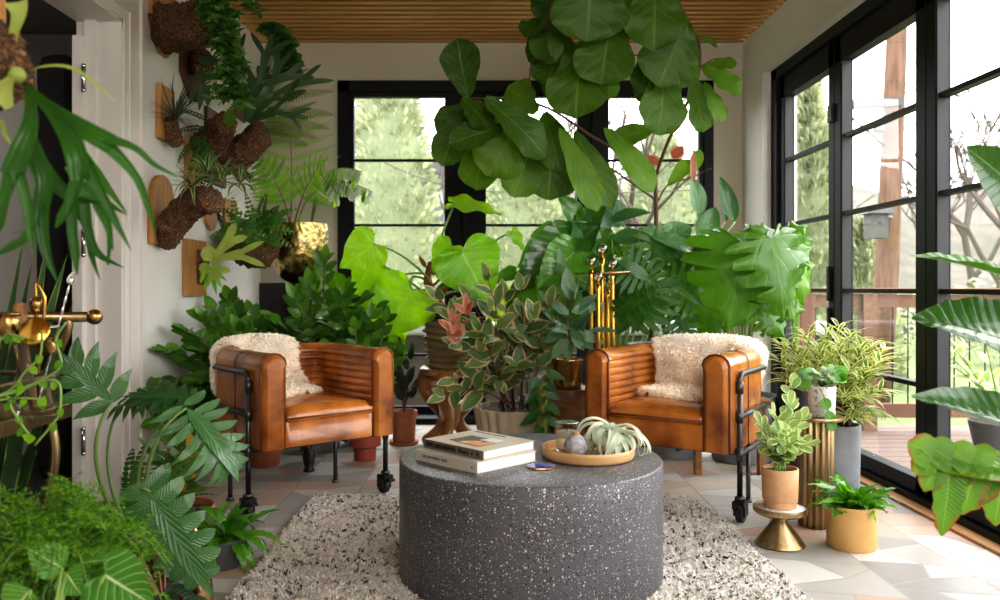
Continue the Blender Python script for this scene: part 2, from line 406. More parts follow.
mat('paper',(.82,.80,.76),.7,c2=(.72,.70,.66),scale=4,stretch=(1,1,120))
mat('coverbeige',(.50,.42,.33),.5); mat('spinedark',(.17,.145,.11),.5); mat('covercream',(.62,.57,.48),.5)
mat('ink',(.02,.018,.015),.6); mat('inkgrey',(.22,.20,.17),.6)
mat('artblack',(.025,.025,.03),.4); mat('artorange',(.62,.25,.05),.4); mat('artyellow',(.7,.5,.15),.4); mat('artpale',(.55,.62,.62),.4)
mat('agate',(.02,.035,.32),.12,c2=(.16,.22,.6),scale=14,coat=.6)
mat('wax',(.92,.84,.68),.5,emit=.0); mat('waxband',(.42,.31,.20),.5)
mat('pebble',(.46,.45,.46),.8,c2=(.27,.27,.29),scale=60,bump=.4,bscale=80)
mat('cork',(.42,.22,.10),.8)
mat('wool',(.93,.86,.70),.9,c2=(.84,.74,.55),scale=9,sheen=.4)
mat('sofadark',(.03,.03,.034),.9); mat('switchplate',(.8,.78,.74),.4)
mat('blackbox',(.018,.016,.02),.5,c2=(.03,.028,.03),scale=6,stretch=(1,1,.2))
mat('moss',(.16,.20,.03),.9,c2=(.30,.30,.05),scale=30,bump=1)
mat('slate',(.09,.095,.10),.6)
mat('speckwhite',(.75,.73,.70),.5,c2=(.30,.29,.28),scale=70,detail=1,lo=.60,hi=.66)
mat('lawn',(.13,.17,.06),.9,c2=(.09,.13,.04),scale=4)
mat('deckwood',(.13,.082,.06),.6,c2=(.17,.115,.088),scale=2,stretch=(1,14,1),detail=5)
mat('railwood',(.18,.085,.047),.6,c2=(.13,.060,.033),scale=3,stretch=(1,14,1))
mat('polewood',(.16,.085,.05),.8,c2=(.08,.04,.025),scale=3,stretch=(9,9,1),detail=6,bump=.5)
mat('hill',(.105,.085,.068),.95,c2=(.06,.06,.042),scale=.55,detail=9)
mat('conifer',(.10,.17,.045),.9,c2=(.20,.28,.09),scale=6,detail=6)
mat('twig',(.07,.055,.045),.9); mat('housewhite',(.30,.30,.30),.7); mat('stone',(.12,.10,.08),.8,c2=(.07,.06,.05),scale=5,detail=6)
mat('palegrey',(.06,.06,.058),.7); mat('snow',(.5,.5,.52),.6); mat('bulbglow',(1,.75,.4),.3)
def glassmat(name,rough=0,tint=(1,1,1),thin=True,refl=.5,base=0.0):
    m,nt,out=newmat(name)
    if thin:
        g=N_(nt,'ShaderNodeBsdfGlossy'); g.inputs['Roughness'].default_value=rough
        t=N_(nt,'ShaderNodeBsdfTransparent'); t.inputs[0].default_value=c4(tint)
        fr=N_(nt,'ShaderNodeLayerWeight'); fr.inputs[0].default_value=.18
        ms=N_(nt,'ShaderNodeMixShader'); lk(nt,math_(nt,'ADD',math_(nt,'MULTIPLY',fr.outputs['Fresnel'],refl),base,True),ms.inputs[0]); lk(nt,t.outputs[0],ms.inputs[1]); lk(nt,g.outputs[0],ms.inputs[2]); lk(nt,ms.outputs[0],out.inputs[0])
    MATS[name]=m
glassmat('pane',refl=.10); glassmat('glassware',.02,(.97,.98,.98)); glassmat('globe',.03,(.92,.93,.93),refl=2.0,base=.18)
# terrazzo
def terrazzo():
    m,nt,out=newmat('terrazzo'); b=N_(nt,'ShaderNodeBsdfPrincipled'); tc=N_(nt,'ShaderNodeTexCoord')
    no=N_(nt,'ShaderNodeTexNoise'); no.inputs['Scale'].default_value=3; lk(nt,tc.outputs['Object'],no.inputs[0])
    col=mix_(nt,no.outputs[0],(.075,.075,.085),(.12,.12,.135))
    for sc,th,c,of,gate in((150,.30,(.010,.010,.014),0,.35),(110,.25,(.55,.50,.46),5,.70),(190,.26,(.55,.52,.49),9,.60),(75,.17,(.66,.60,.55),3,.80)):
        mp=N_(nt,'ShaderNodeMapping'); mp.inputs['Location'].default_value=(of,of*.7,of*.3); lk(nt,tc.outputs['Object'],mp.inputs[0])
        v=N_(nt,'ShaderNodeTexVoronoi'); v.inputs['Scale'].default_value=sc; lk(nt,mp.outputs[0],v.inputs['Vector'])
        sp=N_(nt,'ShaderNodeSeparateColor'); lk(nt,v.outputs['Color'],sp.inputs[0])
        f=math_(nt,'MULTIPLY',math_(nt,'LESS_THAN',v.outputs['Distance'],math_(nt,'MULTIPLY',sp.outputs[1],th*1.5)),math_(nt,'GREATER_THAN',sp.outputs[0],gate))
        col=mix_(nt,f,col,c)
    lk(nt,col,b.inputs['Base Color']); b.inputs['Roughness'].default_value=.38
    lk(nt,b.outputs[0],out.inputs[0]); MATS['terrazzo']=m
terrazzo()
def tilemat():
    m,nt,out=newmat('tiles'); b=N_(nt,'ShaderNodeBsdfPrincipled')
    at_=N_(nt,'ShaderNodeAttribute',attribute_name='rnd'); r=N_(nt,'ShaderNodeValToRGB'); r.color_ramp.interpolation='CONSTANT'
    cs=[(0,(.56,.54,.51)),(.2,(.50,.34,.26)),(.34,(.42,.40,.375)),(.5,(.56,.49,.40)),(.64,(.30,.28,.265)),(.76,(.60,.58,.54)),(.9,(.53,.40,.32))]
    e=r.color_ramp.elements; e[0].position=0;e[0].color=c4(cs[0][1]);e[1].position=.2;e[1].color=c4(cs[1][1])
    for p,c in cs[2:]: x=e.new(p);x.color=c4(c)
    lk(nt,at_.outputs['Fac'],r.inputs[0])
    tc=N_(nt,'ShaderNodeTexCoord'); no=N_(nt,'ShaderNodeTexNoise'); no.inputs['Scale'].default_value=6;no.inputs['Detail'].default_value=6; lk(nt,tc.outputs['Object'],no.inputs[0])
    hs=N_(nt,'ShaderNodeHueSaturation'); lk(nt,r.outputs[0],hs.inputs['Color']); lk(nt,math_(nt,'ADD',.88,math_(nt,'MULTIPLY',no.outputs[0],.24)),hs.inputs['Value'])
    lk(nt,hs.outputs[0],b.inputs['Base Color']); b.inputs['Roughness'].default_value=.42
    lk(nt,b.outputs[0],out.inputs[0]); MATS['tiles']=m
tilemat(); mat('grout',(.40,.375,.34),.8)
def rugmat():
    m,nt,out=newmat('rug'); b=N_(nt,'ShaderNodeBsdfPrincipled'); b.inputs['Roughness'].default_value=.95; b.inputs['Specular IOR Level'].default_value=.1
    at_=N_(nt,'ShaderNodeAttribute',attribute_name='rnd'); r=N_(nt,'ShaderNodeValToRGB')
    e=r.color_ramp.elements; e[0].position=0;e[0].color=(.025,.022,.025,1); e[1].position=.10;e[1].color=(.16,.14,.13,1)
    for p,c in((.2,(.52,.48,.44,1)),(.55,(.68,.64,.59,1)),(1,(.82,.78,.73,1))): x=e.new(p);x.color=c
    lk(nt,at_.outputs['Fac'],r.inputs[0]); lk(nt,r.outputs[0],b.inputs['Base Color']); lk(nt,b.outputs[0],out.inputs[0]); MATS['rug']=m
rugmat()
def mercury():
    m,nt,out=newmat('mercuryglass'); b=N_(nt,'ShaderNodeBsdfPrincipled'); tc=N_(nt,'ShaderNodeTexCoord')
    v=N_(nt,'ShaderNodeTexNoise'); v.inputs['Scale'].default_value=30; v.inputs['Detail'].default_value=6; lk(nt,tc.outputs['Object'],v.inputs[0])
    r=N_(nt,'ShaderNodeValToRGB'); r.color_ramp.elements[0].position=.42;r.color_ramp.elements[0].color=(.75,.55,.20,1);r.color_ramp.elements[1].position=.6;r.color_ramp.elements[1].color=(.22,.17,.10,1)
    lk(nt,v.outputs[0],r.inputs[0]); lk(nt,r.outputs[0],b.inputs['Base Color']); b.inputs['Metallic'].default_value=1; b.inputs['Roughness'].default_value=.22
    bp=N_(nt,'ShaderNodeBump'); bp.inputs['Strength'].default_value=.6; bp.inputs['Distance'].default_value=.01; lk(nt,v.outputs[0],bp.inputs['Height']); lk(nt,bp.outputs[0],b.inputs['Normal'])
    lk(nt,b.outputs[0],out.inputs[0]); MATS['mercuryglass']=m
mercury()
mat('smokeglass',(.30,.27,.22),.1,.6,c2=(.15,.13,.10),scale=10)
leafmat('fiddle',(.030,.088,.006),(.115,.25,.014),(.19,.31,.05),.45,.5,.25,nv=6)
leafmat('brightphilo',(.12,.33,.03),(.28,.56,.04),(.40,.62,.16),.5,.35,.45,nv=9)
leafmat('darkglossy',(.03,.11,.014),(.10,.29,.03),(.12,.26,.07),.5,.25,.15,nv=10,coat=.3)
leafmat('monstera',(.025,.10,.010),(.10,.29,.026),(.14,.30,.06),.4,.3,.28,nv=3,coat=.2)
leafmat('monsterabright',(.05,.17,.012),(.15,.34,.03),(.25,.45,.14),.4,.3,.3,nv=3,coat=.2)
leafmat('zz',(.028,.11,.010),(.11,.29,.024),(.14,.32,.07),.3,.28,.15,nv=6,coat=.4)
leafmat('bluegreen',(.022,.09,.026),(.085,.22,.06),(.16,.30,.15),.5,.28,.15,nv=9,coat=.3)
leafmat('fernbright',(.09,.27,.015),(.22,.46,.03),None,rough=.5,trans=.45)
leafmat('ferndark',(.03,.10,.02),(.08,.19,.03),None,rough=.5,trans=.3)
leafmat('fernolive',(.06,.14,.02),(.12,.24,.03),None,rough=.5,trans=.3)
leafmat('staghorn',(.018,.085,.010),(.055,.19,.018),(.16,.36,.08),.0,.4,.25,nv=1)
leafmat('staggrey',(.03,.065,.025),(.07,.13,.045),None,rough=.5,trans=.2)
leafmat('stagpale',(.30,.40,.09),(.42,.50,.14),None,rough=.5,trans=.3)
leafmat('varieg',(.06,.14,.045),(.15,.24,.08),(.26,.32,.14),.3,.3,.25,edge=(.58,.44,.25),ew=.68)
leafmat('varpink',(.35,.10,.06),(.48,.20,.12),(.5,.25,.15),.3,.3,.25,edge=(.55,.30,.16),ew=.6)
leafmat('songofindia',(.10,.22,.03),(.22,.36,.06),None,rough=.35,trans=.35,edge=(.80,.78,.42),ew=.48)
leafmat('spider',(.045,.13,.03),(.09,.2,.04),None,rough=.4,trans=.3,edge=(.66,.66,.38),ew=.62)
leafmat('peperomia',(.18,.33,.10),(.34,.48,.16),(.42,.54,.24),.4,.3,.25,edge=(.66,.70,.38),ew=.62)
leafmat('ficusgrey',(.06,.15,.07),(.17,.28,.15),(.30,.40,.26),.5,.3,.2,nv=10)
leafmat('airplant',(.50,.56,.44),(.70,.74,.62),None,rough=.6,trans=.2)
leafmat('tilland',(.03,.06,.03),(.08,.12,.06),None,rough=.5,trans=.1)
leafmat('nest',(.04,.19,.015),(.14,.38,.03),(.3,.55,.12),.4,.25,.3,nv=12,coat=.3)
leafmat('paradise',(.03,.10,.015),(.08,.22,.03),(.14,.28,.06),.22,.25,.25,nv=16,coat=.4,slant=.3)
leafmat('paradisetorn',(.10,.26,.03),(.20,.40,.04),(.3,.5,.12),.5,.3,.4,nv=18,brown=.38)
leafmat('whitevein',(.05,.20,.02),(.14,.36,.04),(.60,.72,.38),1.0,.35,.2,nv=7)
leafmat('begonia',(.02,.06,.03),(.05,.11,.05),(.3,.35,.3),.3,.4,.1)
leafmat('redleaf',(.10,.015,.015),(.18,.03,.02),(.25,.05,.04),.5,.4,.3)
leafmat('rubberdark',(.012,.025,.014),(.03,.055,.03),(.08,.10,.06),.3,.25,.05,coat=.4)
leafmat('snake',(.02,.06,.02),(.05,.12,.03),None,rough=.4,trans=.05,edge=(.30,.36,.08),ew=.8)
leafmat('wooltuft',(.90,.85,.75),(.97,.94,.88),None,rough=.9,trans=.35)
leafmat('needle',(.17,.20,.11),(.38,.41,.25),None,rough=.8,trans=.2)
# ================================================================ room
XL,XR,YB,ZC=-1.70,1.93,6.18,2.84
YF=-1.2
def build_room():
    rg=random.Random(3)
    # floor with tiles
    f=MB(); f.box(((XL+XR)/2,(YB+YF)/2,-.0505),(XR-XL+.0,YB-YF,.1),mi=0)
    cw=.33; x0=-.95-3*cw; g=.004
    c=0
    x=x0
    while x<XR:
        y=YF; s=.155; k=0
        def sepn(k): 
            j=lambda q:(rg.uniform(-.045,.045)); base=YF+k*s
            zig=.05 if k%2 else -.05
            return [base+zig+j(0),base+(rg.uniform(-.03,.03) if k%2 else zig*.3),base-zig+j(1)]
        cur=sepn(0); 
        K=int((YB-YF)/s)+2
        for k in range(1,K):
            nx=sepn(k)
            xs=[x+g,x+cw*(.36+.28*((k*7+c*3)%5)/4),x+cw-g]
            xa=[xs[0],x+cw*.5,xs[2]]
            nxs=[xs[0],xs[1],xs[2]]
            if k==1: pxs=xa
            poly=[(pxs[0],cur[0]+g),(pxs[1],cur[1]+g),(pxs[2],cur[2]+g),(nxs[2],nx[2]-g),(nxs[1],nx[1]-g),(nxs[0],nx[0]-g)]
            mode=rg.random()
            def put(pl):
                pl=[(min(max(a,XL+.002),XR-.002),min(max(b,YF),YB-.002)) for a,b in pl]
                if len(set(pl))<3: return
                r=rg.random()
                f.add([(a,b,0) for a,b in pl],[tuple(range(len(pl)))],None,r,1)
            if mode<.45:
                a,b,cc,d,e,h=poly
                put([a,(b[0]-g,b[1]),(e[0]-g,e[1]),h]); put([(b[0]+g,b[1]),cc,d,(e[0]+g,e[1])])
            else: put(poly)
            cur=nx; pxs=nxs
        x+=cw; c+=1
    struct('floor',f,['grout','tiles'],smooth=False)
    # ceiling
    c=MB(); c.box(((XL+XR)/2,(YB+YF)/2,ZC+.09),(XR-XL+.3,YB-YF+.3,.1),mi=0)
    y=YB-.045
    while y>YF:
        c.box(((XL+XR)/2,y,ZC+.018),(XR-XL,.046,.036),mi=1); y-=.09
    struct('ceiling',c,['ceildark','ceilslat'],smooth=False)
    # back wall with opening
    def X(p): return PX(p,YB)
    def Z(p): return ZY(p,YB)
    ox0,ox1,oz=X(338),X(713),Z(81)
    b=MB(); T=.15
    b.box(((XL+ox0)/2-.1,YB+T/2,ZC/2),(ox0-XL+.2,T,ZC)); b.box(((XR+ox1)/2+.1,YB+T/2,ZC/2),(XR-ox1+.2,T,ZC))
    b.box(((ox0+ox1)/2,YB+T/2,(ZC+oz)/2),(ox1-ox0,T,ZC-oz))
    struct('wall_back',b,'wallcream',smooth=False)
    # back windows
    fr=MB(); D=.10; yb=YB+.03
    def bar(m,xa,xb,za,zb,d=D,yy=yb,mi=0): m.box(((xa+xb)/2,yy,(za+zb)/2),(xb-xa,d,zb-za),mi=mi)
    bar(fr,ox0,X(349),0,oz); bar(fr,X(704),ox1,0,oz); bar(fr,ox0,ox1,Z(92),oz); bar(fr,ox0,ox1,-.0,.02); bar(fr,X(463),X(466),0,oz-.01); bar(fr,X(592),X(594),0,oz-.01)
    struct('trim_1',fr,'blackframe',smooth=False)
    zs=[Z(160),Z(225),Z(290),Z(355)]
    for i,(a,gl,gr,bb) in enumerate(((349,354,444.5,463.5),(464.5,486,577,592.5),(593.5,609,699,704))):
        w=MB(); zt=Z(92.5); zb=.02
        bar(w,X(a),X(gl),zb,zt,.06); bar(w,X(gr),X(bb),zb,zt,.06); bar(w,X(gl),X(gr),Z(97),zt,.06); bar(w,X(gl),X(gr),zb,.1,.06)
        o=struct('window_%d'%(i+1),w,'blackframe',smooth=False,bevel=.003)
        m=MB()
        for z in zs: bar(m,X(gl),X(gr),z-.009,z+.009,.04)
        m.build('glazing_bar','blackframe',o,smooth=False)
        p=MB(); bar(p,X(gl),X(gr),.1,Z(97),.006); p.build('glass_pane','pane',o,smooth=False)
    th=MB(); th.box(((ox0+ox1)/2,YB-.1,.022),(ox1-ox0+.1,.24,.044)); struct('trim_2',th,'blackframe',smooth=False,bevel=.004)
    # right wall
    ry0,ry1,rz=.55,5.67,2.487
    b=MB(); T=.22
    b.box((XR+T/2,(ry1+YB+.2)/2,ZC/2),(T,YB+.2-ry1,ZC)); b.box((XR+T/2,(YF+ry0)/2,ZC/2),(T,ry0-YF,ZC)); b.box((XR+T/2,(ry0+ry1)/2,(ZC+rz)/2),(T,ry1-ry0,ZC-rz))
    struct('wall_right',b,'wallwhite',smooth=False)
    tr=MB(); w=.012
    tr.box((XR-.004,ry1+.012,rz/2+.01),(.03,.03,rz+.02)); tr.box((XR-.004,(ry0+ry1)/2,rz+.012),(.03,ry1-ry0,.03))
    struct('trim_3',tr,'trimwhite',smooth=False)
    s=MB(); s.box((XR+.015,(ry0+ry1)/2,.006),(.075,ry1-ry0,.014)); struct('trim_4',s,'oakstrip',smooth=False,bevel=.003)
    fx=XR+.10
    fr=MB(); fr.box((fx,(ry0+ry1)/2,rz-.035),(.12,ry1-ry0,.07)); fr.box((fx,ry1-.05,rz/2),(.12,.10,rz)); fr.box((fx,(ry0+ry1)/2,.02),(.12,ry1-ry0,.04)); fr.box((fx,ry0+.03,rz/2),(.12,.06,rz))
    struct('trim_5',fr,'blackframe',smooth=False)
    ys=[5.565,4.70,3.72,2.70,1.68,.62]
    for i in range(5):
        ya,yb_=ys[i],ys[i+1]; st=.075 if i!=1 else .085
        d=MB(); zt=rz-.075; zb=.045
        d.box((fx,ya-st/2-.003,(zt+zb)/2),(.07,st,zt-zb)); d.box((fx,yb_+st/2+.003,(zt+zb)/2),(.07,st,zt-zb))
        d.box((fx,(ya+yb_)/2,zt-.07),(.07,ya-yb_,.14)); d.box((fx,(ya+yb_)/2,zb+.035),(.07,ya-yb_,.07))
        o=struct('door_%d'%(i+1),d,'blackframe',smooth=False,bevel=.003)
        m=MB()
        for z in(.545,.98,1.415,1.85): m.box((fx,(ya+yb_)/2,z),(.045,ya-yb_-2*st,.022))
        m.build('glazing_bar','blackframe',o,smooth=False)
        e=MB()
        for q in(ya-st-.008,yb_+st+.008): e.box((fx-.005,q,(zt+zb)/2),(.05,.008,zt-zb-.2))
        e.build('glass_seal','chrome_seal',o,smooth=False)
        p=MB(); p.box((fx,(ya+yb_)/2,(zt+zb)/2-.03),(.006,ya-yb_-2*st,zt-zb-.2)); p.build('glass_pane','pane',o,smooth=False)
        if i in(0,):
            h=MB(); h.box((fx-.045,yb_+.05,1.02),(.02,.03,.20)); h.box((fx-.045,yb_+.05,.82),(.018,.025,.12)); h.build('door_handle','blackrubber',o,smooth=False,bevel=.004)
            h=MB(); h.box((fx-.045,yb_+.02,2.0),(.02,.05,.1)); h.build('hinge','blackrubber',o,smooth=False)
    # left wall with doorway
    oy0,oy1,oz=1.2,3.83,2.25
    T=.2; b=MB()
    b.box((XL-T/2,(oy1+YB+.2)/2,ZC/2),(T,YB+.2-oy1,ZC)); b.box((XL-T/2,(YF+oy0)/2,ZC/2),(T,oy0-YF,ZC)); b.box((XL-T/2,(oy0+oy1)/2,(ZC+oz)/2),(T,oy1-oy0,ZC-oz))
    struct('wall_left',b,'wallwhite',smooth=False)
    b=MB(); b.box(((XL+XR)/2,YF-.05,ZC/2),(XR-XL,.1,ZC)); struct('wall_front',b,'wallwhite',smooth=False)
    t=MB() # casing, stepped moulding
    for (a,bb,d) in ((0,.05,.012),(.05,.15,.02),(.15,.19,.034),(.19,.215,.024)):
        t.box((XL+d/2-.001,oy1+(a+bb)/2,(oz+bb)/2),(d,bb-a,oz+bb)); t.box((XL+d/2-.001,oy0-(a+bb)/2,(oz+bb)/2),(d,bb-a,oz+bb))
        t.box((XL+d/2-.001,(oy0+oy1)/2,oz+(a+bb)/2),(d+.0006,oy1-oy0+2*bb-.0008,bb-a-.0006))
    t.box((XL-.1,oy1-.008,oz/2),(.21,.016,oz)); t.box((XL-.1,oy0+.008,oz/2),(.21,.016,oz)); t.box((XL-.1,(oy0+oy1)/2,oz-.008),(.21,oy1-oy0,.016))
    t.box((XL-.13,oy1-.03,oz/2),(.05,.03,oz))
    struct('trim_6',t,'trimwhite',smooth=False)
    bb=MB(); bb.box((XL+.008,(oy1+.215+YB)/2,.06),(.016,YB-oy1-.215,.12)); struct('baseboard_left',bb,'trimwhite',smooth=False,bevel=.004)
    # door leaf folded open into the hall
    d=MB(); d.box((XL-.165,oy1+.24,1.08),(.045,.62,2.14)); d.box((XL-.165,oy1-.075,1.08),(.05,.03,2.14))
    o=struct('door_6',d,'trimwhite',smooth=False,bevel=.004)
    h=MB()
    for z in(.3,1.2,1.95): h.tube([(XL-.128,oy1-.105,z-.05),(XL-.128,oy1-.105,z+.05)],.010,8); h.sphere((XL-.128,oy1-.105,z+.055),.012,8); h.sphere((XL-.128,oy1-.105,z-.055),.012,8)
    h.build('hinge','steel',o)
    # hall
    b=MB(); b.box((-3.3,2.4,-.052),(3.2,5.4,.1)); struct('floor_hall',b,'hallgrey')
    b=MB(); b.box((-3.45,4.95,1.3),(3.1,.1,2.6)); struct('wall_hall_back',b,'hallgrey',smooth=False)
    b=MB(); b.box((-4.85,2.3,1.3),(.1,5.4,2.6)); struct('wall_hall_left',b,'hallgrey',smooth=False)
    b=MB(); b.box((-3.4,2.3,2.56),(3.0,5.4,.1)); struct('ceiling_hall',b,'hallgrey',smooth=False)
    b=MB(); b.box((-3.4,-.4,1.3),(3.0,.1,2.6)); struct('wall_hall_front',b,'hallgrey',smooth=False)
    b=MB()
    for z in(.7,1.7):
        for x in(-3.02,-2.72): b.box((x,4.885,z),(.2,.02,.75))
    b.box((-2.87,4.895,1.15),(.8,.02,2.3)); struct('door_7',b,'trimwhite',smooth=False,bevel=.003)
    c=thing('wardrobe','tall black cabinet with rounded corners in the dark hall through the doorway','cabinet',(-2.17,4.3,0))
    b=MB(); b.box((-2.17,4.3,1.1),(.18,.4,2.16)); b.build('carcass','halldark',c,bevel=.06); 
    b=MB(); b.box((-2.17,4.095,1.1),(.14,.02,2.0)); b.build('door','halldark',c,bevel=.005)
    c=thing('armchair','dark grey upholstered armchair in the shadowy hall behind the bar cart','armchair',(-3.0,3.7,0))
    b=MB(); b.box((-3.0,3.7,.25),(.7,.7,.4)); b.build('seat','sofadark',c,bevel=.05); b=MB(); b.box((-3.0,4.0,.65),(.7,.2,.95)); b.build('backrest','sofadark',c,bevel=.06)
    b=MB(); b.box((PX(267,YB),YB-.006,ZY(180,YB)),(.09,.012,.13)); b.box((PX(267,YB),YB-.014,ZY(180,YB)),(.03,.01,.06)); o=b.build('light_switch','switchplate',bevel=.002); tag(o,'white light switch plate on the back wall beside the tall fern','light switch')
build_room()
# ================================================================ chairs
def path_tub(hw,y0,y1,r,n=9):
    pts=[]
    for i in range(7): pts.append((-hw,y0+(y1-r-y0)*i/7,(1,0)))
    for i in range(n): a=PI-PI/2*i/(n-1); pts.append((-hw+r+r*cos(a),y1-r+r*sin(a),(-cos(a),-sin(a))))
    for i in range(1,7): x=-hw+r+(2*hw-2*r)*i/7; pts.append((x,y1,(0,-1)))
    for i in range(n): a=PI/2-PI/2*i/(n-1); pts.append((hw-r+r*cos(a),y1-r+r*sin(a),(-cos(a),-sin(a))))
    for i in range(1,8): pts.append((hw,y1-r-(y1-r-y0)*i/7,(-1,0)))
    return pts
HW,Y0,Y1=.275,-.31,.235
PFY=Y0+.075
def make_chair(name,label,loc,rz):
    t=thing(name,label,'armchair',loc,rz,'leather armchairs by the coffee table')
    path=path_tub(HW,Y0,Y1,.11); th=.115; zb,zt=.305,.715
    # outer shell (outside, rolled top and front faces)
    prof=[]
    prof+=[(-th/2,zb),(-th/2,zb+.14),(-th/2,zb+.28),(-th/2,zt-.045)]
    for i in range(7): a=PI-PI*i/6; prof.append((th/2*cos(a)*1.0,zt-.045+.045*sin(a)))
    prof+=[(th/2,zt-.045),(th/2-.006,zt-.06),(th/2-.006,zb)]
    m=MB(); k=len(prof); n=len(path); vs=[];uv=[]
    def sec(i,sh=1,dy=0,dz=0):
        x,y,nn=path[i]
        for (o,z) in prof:
            o2=o*sh; z2=zb+(z-zb)*(1-dz)
            vs.append(V((x+nn[0]*o2,y+nn[1]*o2+dy,z2))); uv.append((0,0))
    sec(0,.62,-.034,.05); sec(0,.86,-.026,.025); sec(0,.97,-.012,.006)
    for i in range(n): sec(i)
    sec(n-1,.97,-.012,.006); sec(n-1,.86,-.026,.025); sec(n-1,.62,-.034,.05)
    N=n+6
    fs=[(a*k+j,a*k+j+1,(a+1)*k+j+1,(a+1)*k+j) for a in range(N-1) for j in range(k-1)]
    fs+=[tuple(range(k)),tuple((N-1)*k+j for j in range(k))[::-1]]
    m.add(vs,fs,uv); m.build('outer_shell','leather',t,world=False,sharp=60)
    # inner channelled padding
    m=MB(); vs=[];rows=64
    for i in range(n):
        x,y,nn=path[i]
        for j in range(rows+1):
            q=j/rows; z=.43+(.695-.43)*q; rib=abs(sin(q*PI*8))**.5
            o=th/2-.004+.016*rib*min(1,(i)/2+.0)*min(1,(n-1-i)/2+.0)
            vs.append(V((x+nn[0]*o,y+nn[1]*o,z)))
    r1=rows+1
    m.add(vs,[(a*r1+j,a*r1+j+1,(a+1)*r1+j+1,(a+1)*r1+j) for a in range(n-1) for j in range(rows)])
    m.build('inner_padding','leather',t,world=False)
    # piping and seams
    for i0 in(0,n-1):
        m=MB(); x,y,nn=path[i0]
        for dy,sc in((-.014,1.0),):
            m.tube([V((x+nn[0]*o*sc*1.02,y+dy,z)) for o,z in prof],.0045,6)
        m.build('piping','leatherdark',t,world=False)
    for i in(4,n//2,n-5):
        m=MB(); x,y,nn=path[i]; m.tube([V((x+nn[0]*o*1.02,y+nn[1]*o*1.02,z)) for o,z in prof[:9]],.003,5); m.build('seam','leatherdark',t,world=False)
    # stitched nail dots on the front faces
    # seat
    def cush(z0,z1,y0,y1,hw,rad,crown,nm,mat_='leather'):
        b=MB(); nx,ny=18,18; vs=[]
        def pt(a,c):
            x=-hw+2*hw*a; y=y0+(y1-y0)*c
            if c>.6:
                f=(c-.6)/.4; x*=1-(.10*f*f)
            return x,y
        for j in range(ny+1):
            for i in range(nx+1):
                a,c=i/nx,j/ny; x,y=pt(a,c)
                e=min(a,1-a)*2*hw; e2=min(c,1-c)*(y1-y0); q=min(e,e2); h=min(1,q/rad)
                z=z1-rad*.55*(1-math.sqrt(max(0,1-(1-h)**2)))+crown*sin(PI*a)*sin(PI*c)
                vs.append(V((x,y,z)))
        w=nx+1
        fs=[(j*w+i,j*w+i+1,(j+1)*w+i+1,(j+1)*w+i) for j in range(ny) for i in range(nx)]
        rim=[i for i in range(w)]+[j*w+nx for j in range(1,ny+1)]+[ny*w+i for i in range(nx-1,-1,-1)]+[j*w for j in range(ny-1,0,-1)]
        b0=len(vs); vs+=[V((vs[i].x,vs[i].y,z0)) for i in rim]; L=len(rim)
        fs+=[(rim[i],b0+i,b0+(i+1)%L,rim[(i+1)%L]) for i in range(L)]+[tuple(range(b0,b0+L))]
        b.add(vs,fs); return b.build(nm,mat_,t,world=False,sharp=70)
    cush(.305,.425,Y0-.012,Y1-.06,HW-th/2+.004,.02,.0,'seat_base')
    c=cush(.422,.478,Y0-.024,Y1-.065,HW-th/2-.002,.055,.022,'seat_cushion')
    m=MB(); hw=HW-th/2-.004
    m.tube([(-hw,Y0-.023,.430),(hw,Y0-.023,.430)],.005,6); m.build('welt','leatherdark',c,world=False)
    # steel pipe frame
    m=MB(); xo=HW+th/2+.016; r=.012
    for s in(-1,1):
        x=s*xo
        def arc(z,yend):
            return crom([(x,PFY,z-.055),(x,PFY+.005,z-.02),(x,PFY+.03,z),(x,PFY+.07,z),(x,yend,z)],4)
        m.tube([(x,PFY,.115 ),(x,PFY,.575)],r,10)
        m.tube(arc(.63,Y1-.10),r,10); m.tube([(x,PFY,.45),(x,Y1-.09,.45)],r,10); m.tube([(x,PFY,.292),(x,Y1-.07,.292)],r,10)
        for z in(.292,.45,.575): m.tube([(x,PFY,z-.026),(x,PFY,z+.026)],r*1.3,10)
        for z in(.45,.63): m.tube([(x,Y1-.11,z),(x-s*.008,Y1-.09,z),(x-s*.03,Y1-.08,z)],r,8)
    for y in(PFY,Y1-.11): m.tube([(-xo,y,.292),(xo,y,.292)],r*.8,8)
    m.tube([(-.1,Y0,.292),(-.1,Y1-.1,.292)],r*.6,6); m.tube([(.1,Y0,.292),(.1,Y1-.1,.292)],r*.6,6)
    m.build('pipe_frame','pipe',t,world=False)
    for x in(-xo+.07,xo-.07):
        m=MB(); m.tube([(x,Y1-.11,.292),(x,Y1-.11,.012)],.011,10); m.lathe((x,Y1-.11,0),[(.018,0),(.018,.01),(.011,.018)],12); m.build('leg','pipe',t,world=False)
    for s in(-1,1):
        x=s*xo; y=PFY
        m=MB(); m.tube([(x,y,.30),(x,y,.10)],.012,10); m.lathe((x,y,.095),[(.012,0),(.022,.004),(.022,.014),(.013,.02)],14)
        o=m.build('leg','pipe',t,world=False)
        w=MB()
        w.box((x,y,.083),(.05,.06,.02)); w.box((x-.022,y+.012,.06),(.006,.05,.06)); w.box((x+.022,y+.012,.06),(.006,.05,.06)); w.box((x,y-.04,.075),(.03,.045,.012))
        M=Matrix.Rotation(PI/2,3,'Y')
        w.lathe((x,y+.016,.04),[(.001,-.016),(.034,-.016),(.04,-.012),(.04,.012),(.034,.016),(.001,.016)],22,M=M,close=False)
        w.build('caster','blackrubber',o,world=False,sharp=40)
    return t,path
